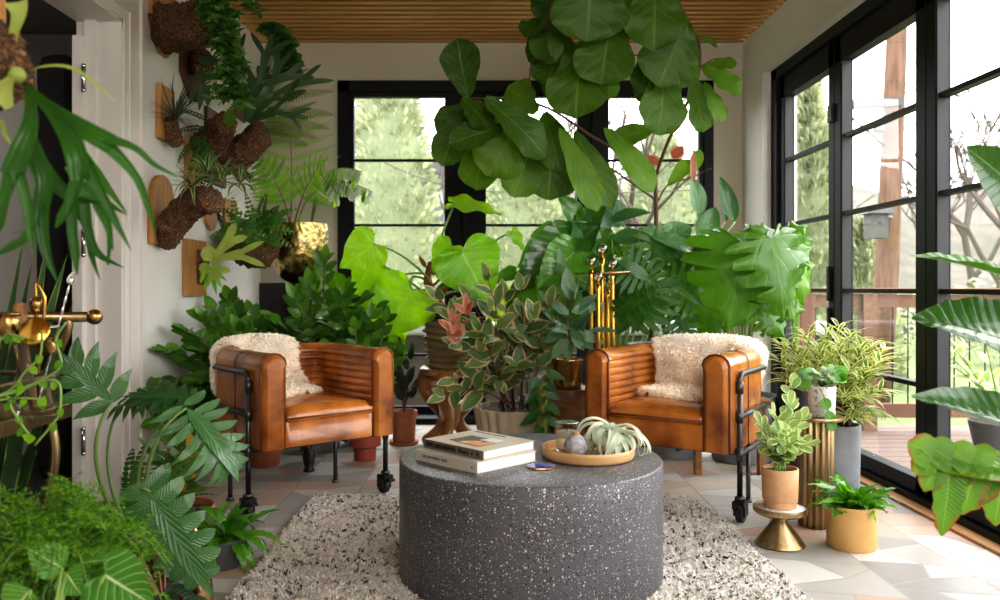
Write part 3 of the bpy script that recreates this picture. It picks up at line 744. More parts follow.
def sheepskin(label,chair,path,u0,seat_dir,seed,width=.27,seatlen=.30,seatw=.26):
    rg=random.Random(seed); t=chair; M=Matrix.Rotation(t.rotation_euler[2],3,'Z'); L=t.location
    th=.115; n=len(path); seg=[math.hypot(path[i+1][0]-path[i][0],path[i+1][1]-path[i][1]) for i in range(n-1)]
    def P2(u):
        i=0; u=max(0,u)
        while i<n-2 and u>seg[i]: u-=seg[i]; i+=1
        f=min(1,u/seg[i]); a,b=path[i],path[i+1]
        nn=nz(V((a[2][0]*(1-f)+b[2][0]*f,a[2][1]*(1-f)+b[2][1]*f,0)))
        return V((a[0]*(1-f)+b[0]*f,a[1]*(1-f)+b[1]*f,0)),nn
    def surf(a,c):
        # a -1..1 across, c 0..1 along: 0 outside low, .3 top, .65 seat joint, 1 seat front
        wob=.90+.10*sin(c*9+seed)+.05*sin(c*23)
        wd=(width*(.66+.36*sin(PI*max(0,min(1,(c-.08)/.85))))) if c<.65 else seatw*(1-.3*((c-.65)/.35)**2)
        e=1.0
        if c<.08: e=.6+.4*(c/.08)**.5
        if c>.93: e=math.sqrt(max(0.03,1-((c-.93)/.07)**2))
        w=a*wd*wob*e
        # convert width to path units
        p0,n0=P2(u0); tot=w
        p,nn=P2(u0+tot)
        puff=.040*(1-a*a)**.5+.004
        if c<.26: f=c/.26; z=.47+.215*f; q=p-nn*(th/2+puff*.8)
        elif c<.38: f=(c-.26)/.12; an=PI-PI*f; q=p+nn*(cos(an)*(th/2+puff*.8)); z=.685+ (.035+puff)*sin(an)
        elif c<.65: f=(c-.38)/.27; z=.685-.185*f; q=p+nn*(th/2+puff*1.1+.03*f)
        else:
            f=(c-.65)/.35; sd=V((seat_dir[0],seat_dir[1],0)); perp=V((-sd.y,sd.x,0))
            base=p0+n0*(th/2+.035); p1=p+nn*(th/2+.035+puff*.5)
            far=base+sd*seatlen*f+perp*(-w)*(1)
            far=base+sd*(seatlen*f)+perp*(w if (perp.dot((P2(u0+.02)[0]-P2(u0)[0]))>0) else -w)
            g=min(1,f*3); q=p1.lerp(far,g); z=.5*(1-g)+(.472+puff+.018*(1-f))*g
        q=V((q.x,q.y,z)); return q
    ob=MB(); na,nc=16,46; vs=[]
    for c in range(nc+1):
        for a in range(na+1):
            q=surf(-1+2*a/na,c/nc); q=q+V((rg.uniform(-.004,.004),rg.uniform(-.004,.004),rg.uniform(-.004,.004)))
            vs.append(M@q+L)
    w=na+1; ob.add(vs,[(c*w+a,c*w+a+1,(c+1)*w+a+1,(c+1)*w+a) for c in range(nc) for a in range(na)])
    # wool tufts
    for _ in range(14000):
        a=rg.uniform(-1,1); c=rg.random()
        q=surf(a,c); e=.02; d1=surf(min(1,a+e),c)-surf(max(-1,a-e),c); d2=surf(a,min(1,c+e))-surf(a,max(0,c-e))
        nn=nz(d1.cross(d2))
        # outward check
        pu,_n=P2(u0)
        if c>.65 and nn.z<0: nn=-nn
        if .38<c<=.65 and nn.dot(_n)<0: nn=-nn
        if c<=.26 and nn.dot(_n)>0: nn=-nn
        if .26<c<=.38 and nn.z<0: nn=-nn
        dr=nz(nn+V((rg.uniform(-.7,.7),rg.uniform(-.7,.7),rg.uniform(-.9,.3))))
        ln=rg.uniform(.012,.024); sdv=nz(dr.cross(V((rg.uniform(-1,1),rg.uniform(-1,1),rg.uniform(-1,1)))))*.003
        b=M@q+L; D=M@dr; S_=M@sdv; mid=b+D*ln*.55; tip=b+D*ln+V((0,0,-.006))
        ob.add([b-S_,b+S_,mid+S_*.9,mid-S_*.9,tip],[(0,1,2,3),(3,2,4)],None,rg.random())
    o=ob.build('sheepskin','wooltuft'); return tag(o,label,'sheepskin','sheepskin throws on the armchairs')
def cloc(corner,ang,sx):
    M=Matrix.Rotation(ang,3,'Z'); q=M@V((sx*(HW+.0735),PFY,0)); return (corner[0]-q.x,corner[1]-q.y,0)
aL=R(40); aR=R(-34)
ch,pth=make_chair('leather_armchair','tan leather tub armchair on black pipe legs, left of the coffee table',cloc((-.487,3.97),aL,1),aL)
sheepskin('cream sheepskin draped over the left armchair and onto its seat',ch,pth,.66,(.45,-.9),1,.25,.26,.25)
ch2,_=make_chair('leather_armchair','tan leather tub armchair right of the coffee table, beside the potted peperomia',cloc((1.076,3.475),aR,1),aR)
sheepskin('cream sheepskin draped over the back of the right armchair and onto its seat',ch2,pth,.84,(-.55,-.83),5,.31,.32,.26)
# ================================================================ coffee table and things on it
TC=V((.153,2.85,0)); TH=.413; TR=.452
b=MB(); b.lathe(TC,[(TR-.004,0),(TR,.004),(TR,TH*.33),(TR,TH*.66),(TR,TH-.006),(TR-.002,TH-.002),(TR-.007,TH),(TR*.5,TH),(.001,TH)],128,close=False)
b.lathe(TC,[(.001,0.0),(TR-.004,0.0)],128,close=False)
o=b.build('coffee_table','terrazzo',sharp=60); tag(o,'round drum coffee table of dark grey terrazzo with pale flecks on the shaggy rug','coffee table')
# rug
def rug():
    rg=random.Random(8); b=MB(); x0,x1,y0,y1=-.82,1.02,1.3,3.87; nx,ny=230,300; vs=[]
    for j in range(ny+1):
        for i in range(nx+1):
            a=i/nx;c=j/ny; x=x0+(x1-x0)*a+.012*sin(c*17)*(a-.5)+ .006*sin(c*41)*(1 if a in(0,1) else 0); y=y0+(y1-y0)*c+.012*sin(a*13)*(c-.5)
            if a>.5: x-=.10*max(0,(c-.80)/.2)**2
            e=min(1,min(i,nx-i,j,ny-j)/2)
            z=.004+e*(.014+rg.random()*.010)
            vs.append((x+rg.uniform(-.003,.003),y+rg.uniform(-.003,.003),z))
    w=nx+1; fs=[(j*w+i,j*w+i+1,(j+1)*w+i+1,(j+1)*w+i) for j in range(ny) for i in range(nx)]
    b.add(vs,fs); b.r=[rg.random()*.75+.25 for _ in vs]
    for _ in range(4600):
        i=rg.randrange(1,nx-1); j=rg.randrange(1,ny-2); k=j*w+i; v=rg.uniform(0,.14); b.r[k]=v
        if rg.random()<.6: b.r[k+1]=v
        if rg.random()<.4: b.r[k+w]=v
        if rg.random()<.15: b.r[k+w+1]=v
    for _ in range(60000):  # loose tufts
        a=rg.randrange(len(vs)); p=V(vs[a]); 
        d=V((rg.uniform(-1,1),rg.uniform(-1,1),rg.uniform(.3,1.1))).normalized()*rg.uniform(.006,.013); s=nz(d.cross(V((rg.uniform(-1,1),rg.uniform(-1,1),.1))))*.0022
        b.add([p-s,p+s,p+d*.9+s,p+d-s],[(0,1,2,3)],None,b.r[a])
    o=b.build('rug','rug'); tag(o,'cream shaggy wool rug with dark flecks under the round coffee table','rug')
rug()
def text(s,size,org,xd,nd,m,parent,name='lettering',depth=.0006,bold=0,fitw=None):
    c=bpy.data.curves.new('t','FONT'); c.body=s; c.size=size; c.extrude=depth; c.offset=bold; c.align_x='LEFT'; c.align_y='CENTER'
    o=bpy.data.objects.new('t',c); COL.objects.link(o); bpy.context.view_layer.update()
    dg=bpy.context.evaluated_depsgraph_get(); me=bpy.data.meshes.new_from_object(o.evaluated_get(dg))
    bpy.data.objects.remove(o); k=1
    w=max(v.co.x for v in me.vertices)
    if fitw: k=fitw/w
    xd=nz(V(xd)); nd=nz(V(nd)); yd=nd.cross(xd); off=wloc(parent)
    for v in me.vertices: q=V(org)+xd*v.co.x*k+yd*v.co.y+nd*v.co.z-off; v.co=q
    me.materials.append(MATS[m]); r=bpy.data.objects.new(name,me); COL.objects.link(r); r.parent=parent; return r
def book(label,fc,ang,w,d,z,h,cov,spine):
    # fc: front corner (spine/edge corner nearest the camera)
    a=V((cos(ang[0]),sin(ang[0]),0)); b_=V((cos(ang[1]),sin(ang[1]),0))  # a along spine, b along foot edge
    fc=V((*fc,0)); t=thing('book',label,'book',(fc.x,fc.y,z),0,'books stacked on the coffee table')
    def blk(nm,m,s0,s1,t0,t1,z0,z1,mt=None):
        q=MB(); pts=[fc+a*s0+b_*t0,fc+a*s1+b_*t0,fc+a*s1+b_*t1,fc+a*s0+b_*t1]; pts=[V((p.x,p.y,z0)) for p in pts]
        q.prism(pts,(0,0,1),z1-z0); return q.build(nm,m,mt or t,smooth=False,bevel=.0008)
    cv=.003
    cover=MB()
    for z0,z1,t0 in((z,z+cv,0),(z+h-cv,z+h,0)):
        pts=[fc+a*0+b_*t0,fc+a*w+b_*t0,fc+a*w+b_*d,fc+b_*d]; cover.prism([V((p.x,p.y,z0)) for p in pts],(0,0,1),z1-z0)
    cover.build('cover',cov,t,smooth=False,bevel=.0008)
    blk('spine',spine,0,w,-.001,.004,z,z+h)
    blk('pages','paper',.003,w-.003,.004,d-.003,z+cv,z+h-cv)
    return t,a,b_,fc
lf=V((-.214,2.817,0)); ff=V((-.009,2.60,0)); rt=V((.163,2.78,0))
t1,a,bb,fc=book('thick white art book at the bottom of the stack on the coffee table',(-.027,2.572),(R(135.2),R(43.5)),.300,.272,TH+.0005,.036,'covercream','covercream')
nd=-bb; xd=-a
text('KERRY JAMES MARSHALL   MASTRY',.0125,fc+a*.262+nd*.0018+V((0,0,TH+.020)),xd,nd,'inkgrey',t1,fitw=.125)
text('R',.012,fc+a*.026+nd*.0018+V((0,0,TH+.018)),xd,nd,'inkgrey',t1)
t2,a,bb,fc=book('beige art book with a painting on its cover, topmost of the stack',(-.009,2.60),(R(133.4),R(46)),.298,.250,TH+.037,.029,'coverbeige','spinedark')
nd=-bb; xd=-a; zc=TH+.037+.0145
text('KERRY JAMES MARSHALL',.019,fc+a*.284+nd*.0018+V((0,0,zc)),xd,nd,'ink',t2,bold=.0005,fitw=.155)
text('Mastry',.019,fc+a*.118+nd*.0018+V((0,0,zc)),xd,nd,'ink',t2,bold=.0004,fitw=.052)
text('R',.022,fc+a*.030+nd*.0018+V((0,0,zc)),xd,nd,'ink',t2)
text('il',.017,fc+a*.055+nd*.0018+V((0,0,zc)),xd,nd,'ink',t2)
zt=TH+.037+.029+.0006
text('KERRY JAMES MARSHALL',.016,fc+a*.27+bb*.225+V((0,0,zt)),-a,(0,0,1),'inkgrey',t2,fitw=.16)
def patch(nm,m,pts,dz=0):
    q=MB(); q.prism([V((*(fc+a*u+bb*v).xy,zt+dz)) for u,v in pts],(0,0,1),.0005); q.build(nm,m,t2,smooth=False)
patch('cover_art','artblack',[(.06,.05),(.22,.05),(.22,.16),(.06,.16)])
patch('cover_art','artpale',[(.06,.12),(.14,.12),(.13,.17),(.06,.17)],.0006)
patch('cover_art','artorange',[(.06,.04),(.12,.04),(.16,.08),(.12,.11),(.10,.09),(.08,.13),(.06,.12)],.0009)
patch('cover_art','artyellow',[(.13,.04),(.17,.045),(.16,.07),(.12,.055)],.0012)
# coaster
b=MB(); cp=P(541.5,467.5,2.665); rg=random.Random(2)
pr=[(.046*(1+.05*sin(k*1.1)+.03*sin(k*2.7)),k*2*PI/28) for k in range(28)]
b.prism([V((cp.x+r*cos(q),cp.y+r*sin(q),TH+.001)) for r,q in pr],(0,0,1),.005); o=b.build('coaster','gold',smooth=False,bevel=.001); tag(o,'blue agate coaster with a gold edge on the coffee table','coaster')
b=MB(); b.prism([V((cp.x+r*.96*cos(q),cp.y+r*.96*sin(q),TH+.006)) for r,q in pr],(0,0,1),.0012); b.build('agate_slice','agate',o,smooth=False)
# tray
tc=V((.352,2.832,TH)); b=MB(); r=.160
b.lathe(tc,[(.001,.001),(r-.01,.001),(r-.003,.006),(r,.02),(r,.036),(r-.003,.039),(r-.010,.036),(r-.010,.012),(r-.016,.009),(.001,.009)],64,close=False)
o=b.build('tray','woodtray',sharp=50); tag(o,'round light wood tray holding a candle and an air plant','tray')
# candle
c=V((.285,2.885,TH+.010)); t=thing('candle','cream candle in a clear glass tumbler at the back of the round tray','candle',c)
b=MB(); b.lathe(c,[(.001,0),(.036,0),(.039,.004),(.042,.102),(.0405,.103),(.037,.008),(.001,.008)],36,close=False); b.build('glass_tumbler','glassware',t)
b=MB(); b.lathe(c,[(.001,.009),(.0365,.009),(.039,.07),(.034,.071),(.001,.068)],30,close=False); b.build('wax','wax',t)
b=MB(); b.lathe(c,[(.0372,.012),(.0392,.050)],30,close=False); b.build('label_band','wax',t)
b=MB(); b.lathe(c+V((0,0,.102)),[(.0425,0),(.0425,.002),(.040,.002)],36); b.build('glass_rim','steel',t)
b=MB(); b.tube([c+V((0,0,.068)),c+V((.001,0,.080))],.0012,5); b.build('wick','ink',t)
# stone bud vase
c=V((.305,2.785,TH+.010)); t=thing('bud_vase','small speckled grey ball vase with a cork stopper in front of the candle','vase',c)
b=MB(); b.lathe(c,[(.001,0),(.018,.001),(.033,.012),(.040,.034),(.038,.050),(.030,.064),(.018,.073),(.011,.077),(.008,.078)],32,close=False); b.build('body','pebble',t)
b=MB(); b.lathe(c+V((0,0,.076)),[(.011,-.003),(.012,.008),(.010,.010),(.001,.010)],14,close=False); b.build('stopper','cork',t,sharp=50)
# air plant
rg=random.Random(11); c=V((.435,2.83,TH+.035)); b=MB()
for i in range(60):
    an=i*2.4; el=R(rg.uniform(5,65)) ; d=V((cos(an)*cos(el),sin(an)*cos(el),sin(el)+.15))
    ln=rg.uniform(.12,.21); b.leaf(c+V((rg.uniform(-.01,.01),rg.uniform(-.01,.01),.015+.02*sin(el))),d,V((0,0,1)),ln,.034*rg.uniform(.8,1.2),'grass',curl=rg.uniform(3.0,6.5),fold=.5,nt=18,nv=1,rnd=rg.random(),twist=rg.uniform(-.8,.8),yaw=rg.uniform(-.6,.6))
k=min(1,1); vs=[]
for x in b.v: # leaves rest on tray and table
    x=V(x); inside=(x.xy-tc.xy).length<.158; fl=TH+(.012 if inside else .003)
    if (not inside) and (x.xy-tc.xy).length<.175: fl=TH+.040
    if x.z<fl: x.z=fl+(fl-x.z)*.12
    vs.append(tuple(x))
b.v=vs; o=b.build('air_plant','airplant'); tag(o,'silvery green air plant with long curling leaves on the round tray','air plant')
# ================================================================ outdoors
def outdoors():
    rg=random.Random(21)
    # ground
    b=MB(); n=40; vs=[]
    for j in range(n+1):
        for i in range(n+1):
            x=-30+80*i/n; y=-10+70*j/n; d=0
            vs.append((x,y,-.35+d*.9+ .2*noise.noise(V((x*.2,y*.2,0)))))
    for k,v in enumerate(vs):
        if XL-4.5<v[0]<XR+4.2 and v[1]<YB+1: vs[k]=(v[0],v[1],-.6)
    w=n+1; fs=[(j*w+i,j*w+i+1,(j+1)*w+i+1,(j+1)*w+i) for j in range(n) for i in range(n)]
    b.add(vs,fs); tag(b.build('lawn','lawn'),'green lawn beyond the deck outside','lawn',kind='structure')
    # hillside
    b=MB(); vs=[]
    for j in range(31):
        for i in range(61):
            a=R(-40+170*i/60); rr=27+j*1.2
            h=(j/30)**.8*(13.+1.6*sin(i*.35)+1.3*sin(i*.9+1))
            x=10+rr*sin(a-R(30)); y=rr*cos(a-R(30)) if False else 2+rr*cos(a-R(30))
            vs.append((x,y,-.5+h*.8+.5*noise.noise(V((x*.15,y*.15,1)))))
    b.add(vs,[(j*61+i,j*61+i+1,(j+1)*61+i+1,(j+1)*61+i) for j in range(30) for i in range(60)])
    tag(b.build('hillside','hill'),'brown wooded hillside in the distance','hill',kind='structure')
    # deck
    b=MB(); y=-1.5
    x0,x1=XR+.23,6.6
    while y<5.95: b.box(((x0+x1)/2,y+.065,-.035),(x1-x0,.132,.03)); y+=.14
    b.box(((x0+x1)/2,2.2,-.09),(x1-x0,7.4,.06))
    struct('floor_deck',b,'deckwood',smooth=False)
    t=thing('deck_railing','brown wooden deck railing with thin balusters outside the glass doors','railing',(4.3,5.85,0))
    Y=5.85
    b=MB(); b.box((4.3,Y,.975),(4.6,.13,.035)); b.build('top_rail','railwood',t,smooth=False,bevel=.003)
    b=MB(); b.box((4.3,Y,.90),(4.6,.04,.09)); b.box((4.3,Y,.12),(4.6,.04,.10)); b.build('rail','railwood',t,smooth=False,bevel=.003)
    for x in(2.28,2.72,4.5,6.5):
        b=MB(); b.box((x,Y,.45),(.10,.10,1.0)); b.build('post','railwood',t,smooth=False,bevel=.003)
    b=MB(); x=2.35
    while x<6.5: b.tube([(x,Y,.12),(x,Y,.9)],.005,5); x+=.11
    o=b.build('baluster','blackframe',t); o['kind']='stuff'
    t=thing('deck_railing','brown wooden railing along the far side of the deck, running away from the house','railing',(6.55,2.5,0))
    b=MB(); b.box((6.55,2.1,.975),(.13,7.3,.035)); b.box((6.55,2.1,.90),(.04,7.3,.09)); b.box((6.55,2.1,.12),(.04,7.3,.1)); b.build('rail','railwood',t,smooth=False)
    for y in(-.5,1.0,2.6,4.2): b=MB(); b.box((6.55,y,.45),(.1,.1,1)); b.build('post','railwood',t,smooth=False)
    b=MB(); y=-1.4
    while y<5.7: b.tube([(6.55,y,.12),(6.55,y,.9)],.005,5); y+=.11
    o=b.build('baluster','blackframe',t); o['kind']='stuff'
    # utility pole
    Yp=9.2; bx=PX(887,Yp); tx=PX(896,Yp)
    t=thing('utility_pole','brown wooden utility pole with a grey crossarm beyond the deck','utility pole',(bx,Yp,-.4))
    b=MB(); b.tube([(bx-.12,Yp,-.45),(bx,Yp,1.2),(tx,Yp,3.6),(tx+.08,Yp,6.5)],[.135,.125,.11,.09],16); b.build('pole','polewood',t)
    b=MB(); A=P(840,104,Yp-.15); B=P(903,101,Yp-.15); b.prism([A+V((0,0,-.05)),B+V((0,0,-.05)),B+V((0,0,.05)),A+V((0,0,.04))],(0,1,0),.09); b.build('crossarm','palegrey',t,smooth=False)
    b=MB(); b.tube([P(853,118,Yp-.15),P(884,146,Yp-.1)],.022,6); b.build('brace','palegrey',t)
    b=MB(); b.lathe(P(879,128,Yp-.18),[(.001,-.05),(.05,-.05),(.06,0),(.05,.05),(.03,.09),(.001,.09)],12,close=False); b.build('insulator','slate',t)
    for (za,zb,lab) in((66,40,'upper overhead wire stretching from the utility pole across the white sky'),(74,55,'lower overhead wire stretching from the utility pole across the white sky')):
        b=MB(); b.tube(bez(P(900,za+20,Yp),P(960,za+5,Yp+1),P(1060,zb-10,Yp+2),14),.012,5); tag(b.build('overhead_wire','slate'),lab,'wire')
    b=MB(); b.tube(bez(P(380,160,14),P(420,182,14),P(470,190,14),10)+bez(P(470,190,14),P(560,196,14),P(700,190,14),10),.010,5); tag(b.build('overhead_wire','palegrey'),'pale wire sagging across the garden beyond the back windows','wire')
    # birdhouse
    q=P(876,226,8.9); t=thing('birdhouse','pale grey wooden birdhouse hanging in front of the utility pole','birdhouse',q)
    b=MB(); b.box(q,(.19,.17,.27)); b.build('box','palegrey',t,smooth=False)
    b=MB(); b.prism([q+V((-.15,-.13,.13)),q+V((.15,-.13,.13)),q+V((.13,-.13,.17)),q+V((0,-.13,.22)),q+V((-.13,-.13,.17))],(0,1,0),.26); b.build('roof','slate',t,smooth=False)
    b=MB(); b.lathe(q+V((0,-.088,.03)),[(.001,0),(.022,0)],12,M=Matrix.Rotation(PI/2,3,'X'),close=False); b.build('entrance_hole','ink',t)
    b=MB(); b.tube([q+V((.1,0,.1)),q+V((.22,.1,.1))],.02,6); b.build('bracket','slate',t)
    # conifers
    def conifer(x,y,h,r,label,seed,g,n=2600):
        rr=random.Random(seed); t=thing('conifer',label,'tree',(x,y,-.4),0,g)
        b=MB(); b.tube([(x,y,-.45),(x,y,h*.8)],[.12,.03],8); b.build('trunk','stembrown',t)
        b=MB()
        # dense inner body
        pr=[(.01,-.2)]
        vs=[];k=18;m=22
        for j in range(m+1):
            f=j/m
            for i in range(k):
                a=2*PI*i/k; q=r*.86*(1-f**1.7)*(1+.22*noise.noise(V((cos(a)*2,sin(a)*2+seed,f*9))))+.02
                vs.append((x+q*cos(a),y+q*sin(a),-.3+f*h))
        b.add(vs,[(j*k+i,j*k+(i+1)%k,(j+1)*k+(i+1)%k,(j+1)*k+i) for j in range(m) for i in range(k)],None,.1)
        for _ in range(n):
            f=rr.random()**.9; a=rr.uniform(0,2*PI); q=r*(1-f**1.7)*rr.uniform(.8,1.08)+.02
            p=V((x+q*cos(a),y+q*sin(a),-.3+f*h)); s=.16*rr.uniform(.6,1.3)
            d=V((cos(a),sin(a),rr.uniform(.1,1.2)))
            b.leaf(p,d,V((cos(a+1),sin(a+1),.4)),s,s*.5,'wavy',curl=.4,nt=3,nv=1,rnd=rr.random())
        b.build('foliage','needle',t)
    g='tall evergreens in the garden'
    conifer(PX(388,15),15,6.6,1.05,'tall pale green conifer seen through the leftmost back window',1,g)
    conifer(PX(338,18.5),18.5,4.6,1.0,'smaller conifer at the left edge of the leftmost back window',2,g,1500)
    conifer(PX(520,17),17,4.4,1.5,'broad conifer seen low through the middle back window',3,g)
    conifer(PX(660,18),18,4.9,1.4,'conifer seen through the rightmost back window',4,g)
    conifer(PX(808,12.5),12.5,4.4,.62,'slim conifer seen through the first glass door, left of the utility pole',5,g)
    conifer(PX(860,10.8),10.8,2.2,.42,'short conifer behind the birdhouse',6,g,1200)
    # bushes
    def bush(x,y,z,r,h,m,label,seed,g=None,n=700,ls=.13):
        rr=random.Random(seed); b=MB()
        for _ in range(n):
            a=rr.uniform(0,2*PI); e=rr.uniform(-.2,1); q=rr.random()**.4
            p=V((x+r*q*cos(a)*math.sqrt(max(0,1-e*e*.9)),y+r*q*sin(a)*math.sqrt(max(0,1-e*e*.9)),z+h*(.2+.8*max(0,e))*q))
            b.leaf(p,V((cos(a),sin(a),rr.uniform(-.3,1))),V((rr.uniform(-1,1),-1,1)),ls*rr.uniform(.6,1.3),ls*.5,'ovate',nt=3,nv=1,rnd=rr.random())
        t=thing('shrub',label,'shrub',(x,y,z),0,g)
        b.build('foliage',m,t)
        s=MB()
        for i in range(7): a=i*.9; s.tube([(x,y,z-.1),(x+r*.3*cos(a),y+r*.3*sin(a),z+h*.4),(x+r*.7*cos(a),y+r*.7*sin(a),z+h*.8)],[.03,.02,.008],5)
        s.build('stem','twig',t)
    bush(PX(440,11.8),11.8,-.3,1.1,1.5,'needle','pale green shrub behind the leftmost back window',31,'garden shrubs')
    bush(PX(560,13.4),13.4,-.3,1.15,1.5,'needle','wide shrub behind the middle back window',32,'garden shrubs',1000)
    bush(PX(660,11.2),11.2,-.3,1.1,1.3,'needle','shrub behind the rightmost back window',33,'garden shrubs',900)
    bush(PX(960,17),17,-.3,1.7,1.2,'needle','grey green shrub at the far edge of the lawn',34,'garden shrubs',900)
    bush(PX(1010,14),14,-.3,1.2,1.6,'needle','tall shrub at the right end of the lawn',36,'garden shrubs',900)
    # bare trees
    def bare(x,y,h,label,seed,z=-.4):
        rr=random.Random(seed); b=MB()
        def br(p,d,l,r,dep):
            q=p+d*l; m=p.lerp(q,.5)+V((rr.uniform(-1,1),rr.uniform(-1,1),0))*l*.07
            b.tube([p,m,q],[r,r*.85,r*.68],5 if dep>1 else 4,cap=False)
            if dep==0: return
            for _ in range(3 if dep>2 else 4):
                dd=nz(d+V((rr.uniform(-.9,.9),rr.uniform(-.9,.9),rr.uniform(-.15,.6)))); br(q if rr.random()<.7 else m,dd,l*rr.uniform(.6,.82),r*.6,dep-1)
        br(V((x,y,z)),V((0,0,1)),h*.32,h*.018,4)
        tag(b.build('bare_tree','twig'),label,'tree','bare winter trees on the slope')
    for i,(px,y,h,lab,z) in enumerate(((440,20,6,'bare tree behind the white fence, seen through the leftmost back window',0),(625,16,6.5,'bare tree seen through the rightmost back window beside the fig leaves',0),(560,24,6.5,'bare tree seen through the middle back window',0),(846,24,5.4,'bare tree low behind the birdhouse',0),(965,27,8.5,'bare tree on the hillside nearest the sliding door frame',.3),(1010,22,8.0,'bare tree at the right edge on the hillside',.2),(925,28,6.,'small bare tree at the foot of the hillside behind the door frame',1))):
        bare(PX(px,y),y,h,lab,50+i,z-.4)
    # neighbour house, wall
    t=thing('house','white neighbouring house with dark windows, seen through the leftmost back window','house',(PX(425,22),22,0))
    b=MB(); x=PX(438,24); b.box((x,24,1.6),(2.0,2,4.4)); b.build('wall','housewhite',t,smooth=False)
    b=MB(); b.prism([V((x-1.2,22.8,3.8)),V((x+1.2,22.8,3.8)),V((x,22.8,4.9))],(0,1,0),2.4); b.build('roof','palegrey',t,smooth=False)
    for dx in(-.55,.05,.6):
        b=MB(); b.box((x+dx,22.97,3.05),(.34,.05,.6)); b.build('window','slate',t,smooth=False)
    t=thing('garden_wall','low stone wall with a pale capping just outside the back windows','wall',(.2,7.4,0))
    b=MB(); b.box((.4,7.45,.22),(5.2,.3,.7)); b.build('stonework','stone',t,smooth=False)
    b=MB(); b.box((.4,7.45,.63),(5.3,.42,.12)); b.build('capping','snow',t,smooth=False,bevel=.03)
    FY=19.2; t=thing('garden_fence','pale grey picket fence at the far edge of the lawn','fence',(9,16,0))
    b=MB()
    for i in range(30): b.box((PX(905,19.2)+i*.16,19.2,.05),(.10,.03,.8))
    b.build('picket','palegrey',t,smooth=False)['kind']='stuff'
    b=MB(); b.box((PX(905,19.2)+2.3,19.24,.3),(4.8,.04,.07)); b.box((PX(905,19.2)+2.3,19.24,-.1),(4.8,.04,.07)); b.build('rail','palegrey',t,smooth=False)
    # deck plant
    q=V((PX(1000,4.9),4.9,-.02)); t=thing('potted_shrub','pale leafy shrub in a dark pot on the deck outside the door','potted plant',q)
    pot(t,q,.13,.17,.22,'slate'); rr=random.Random(5); L=MB();S_=MB()
    for i in range(9):
        a=rr.uniform(0,6.28); shoot(L,S_,bez(q+V((0,0,.2)),q+V((cos(a)*.1,sin(a)*.1,.5)),q+V((cos(a)*.35,sin(a)*.3,rr.uniform(.5,.95))),8),9,.10,.06,'ovate',rr)
    L.build('foliage','peperomia',t); S_.build('stem','stem',t)
outdoors()
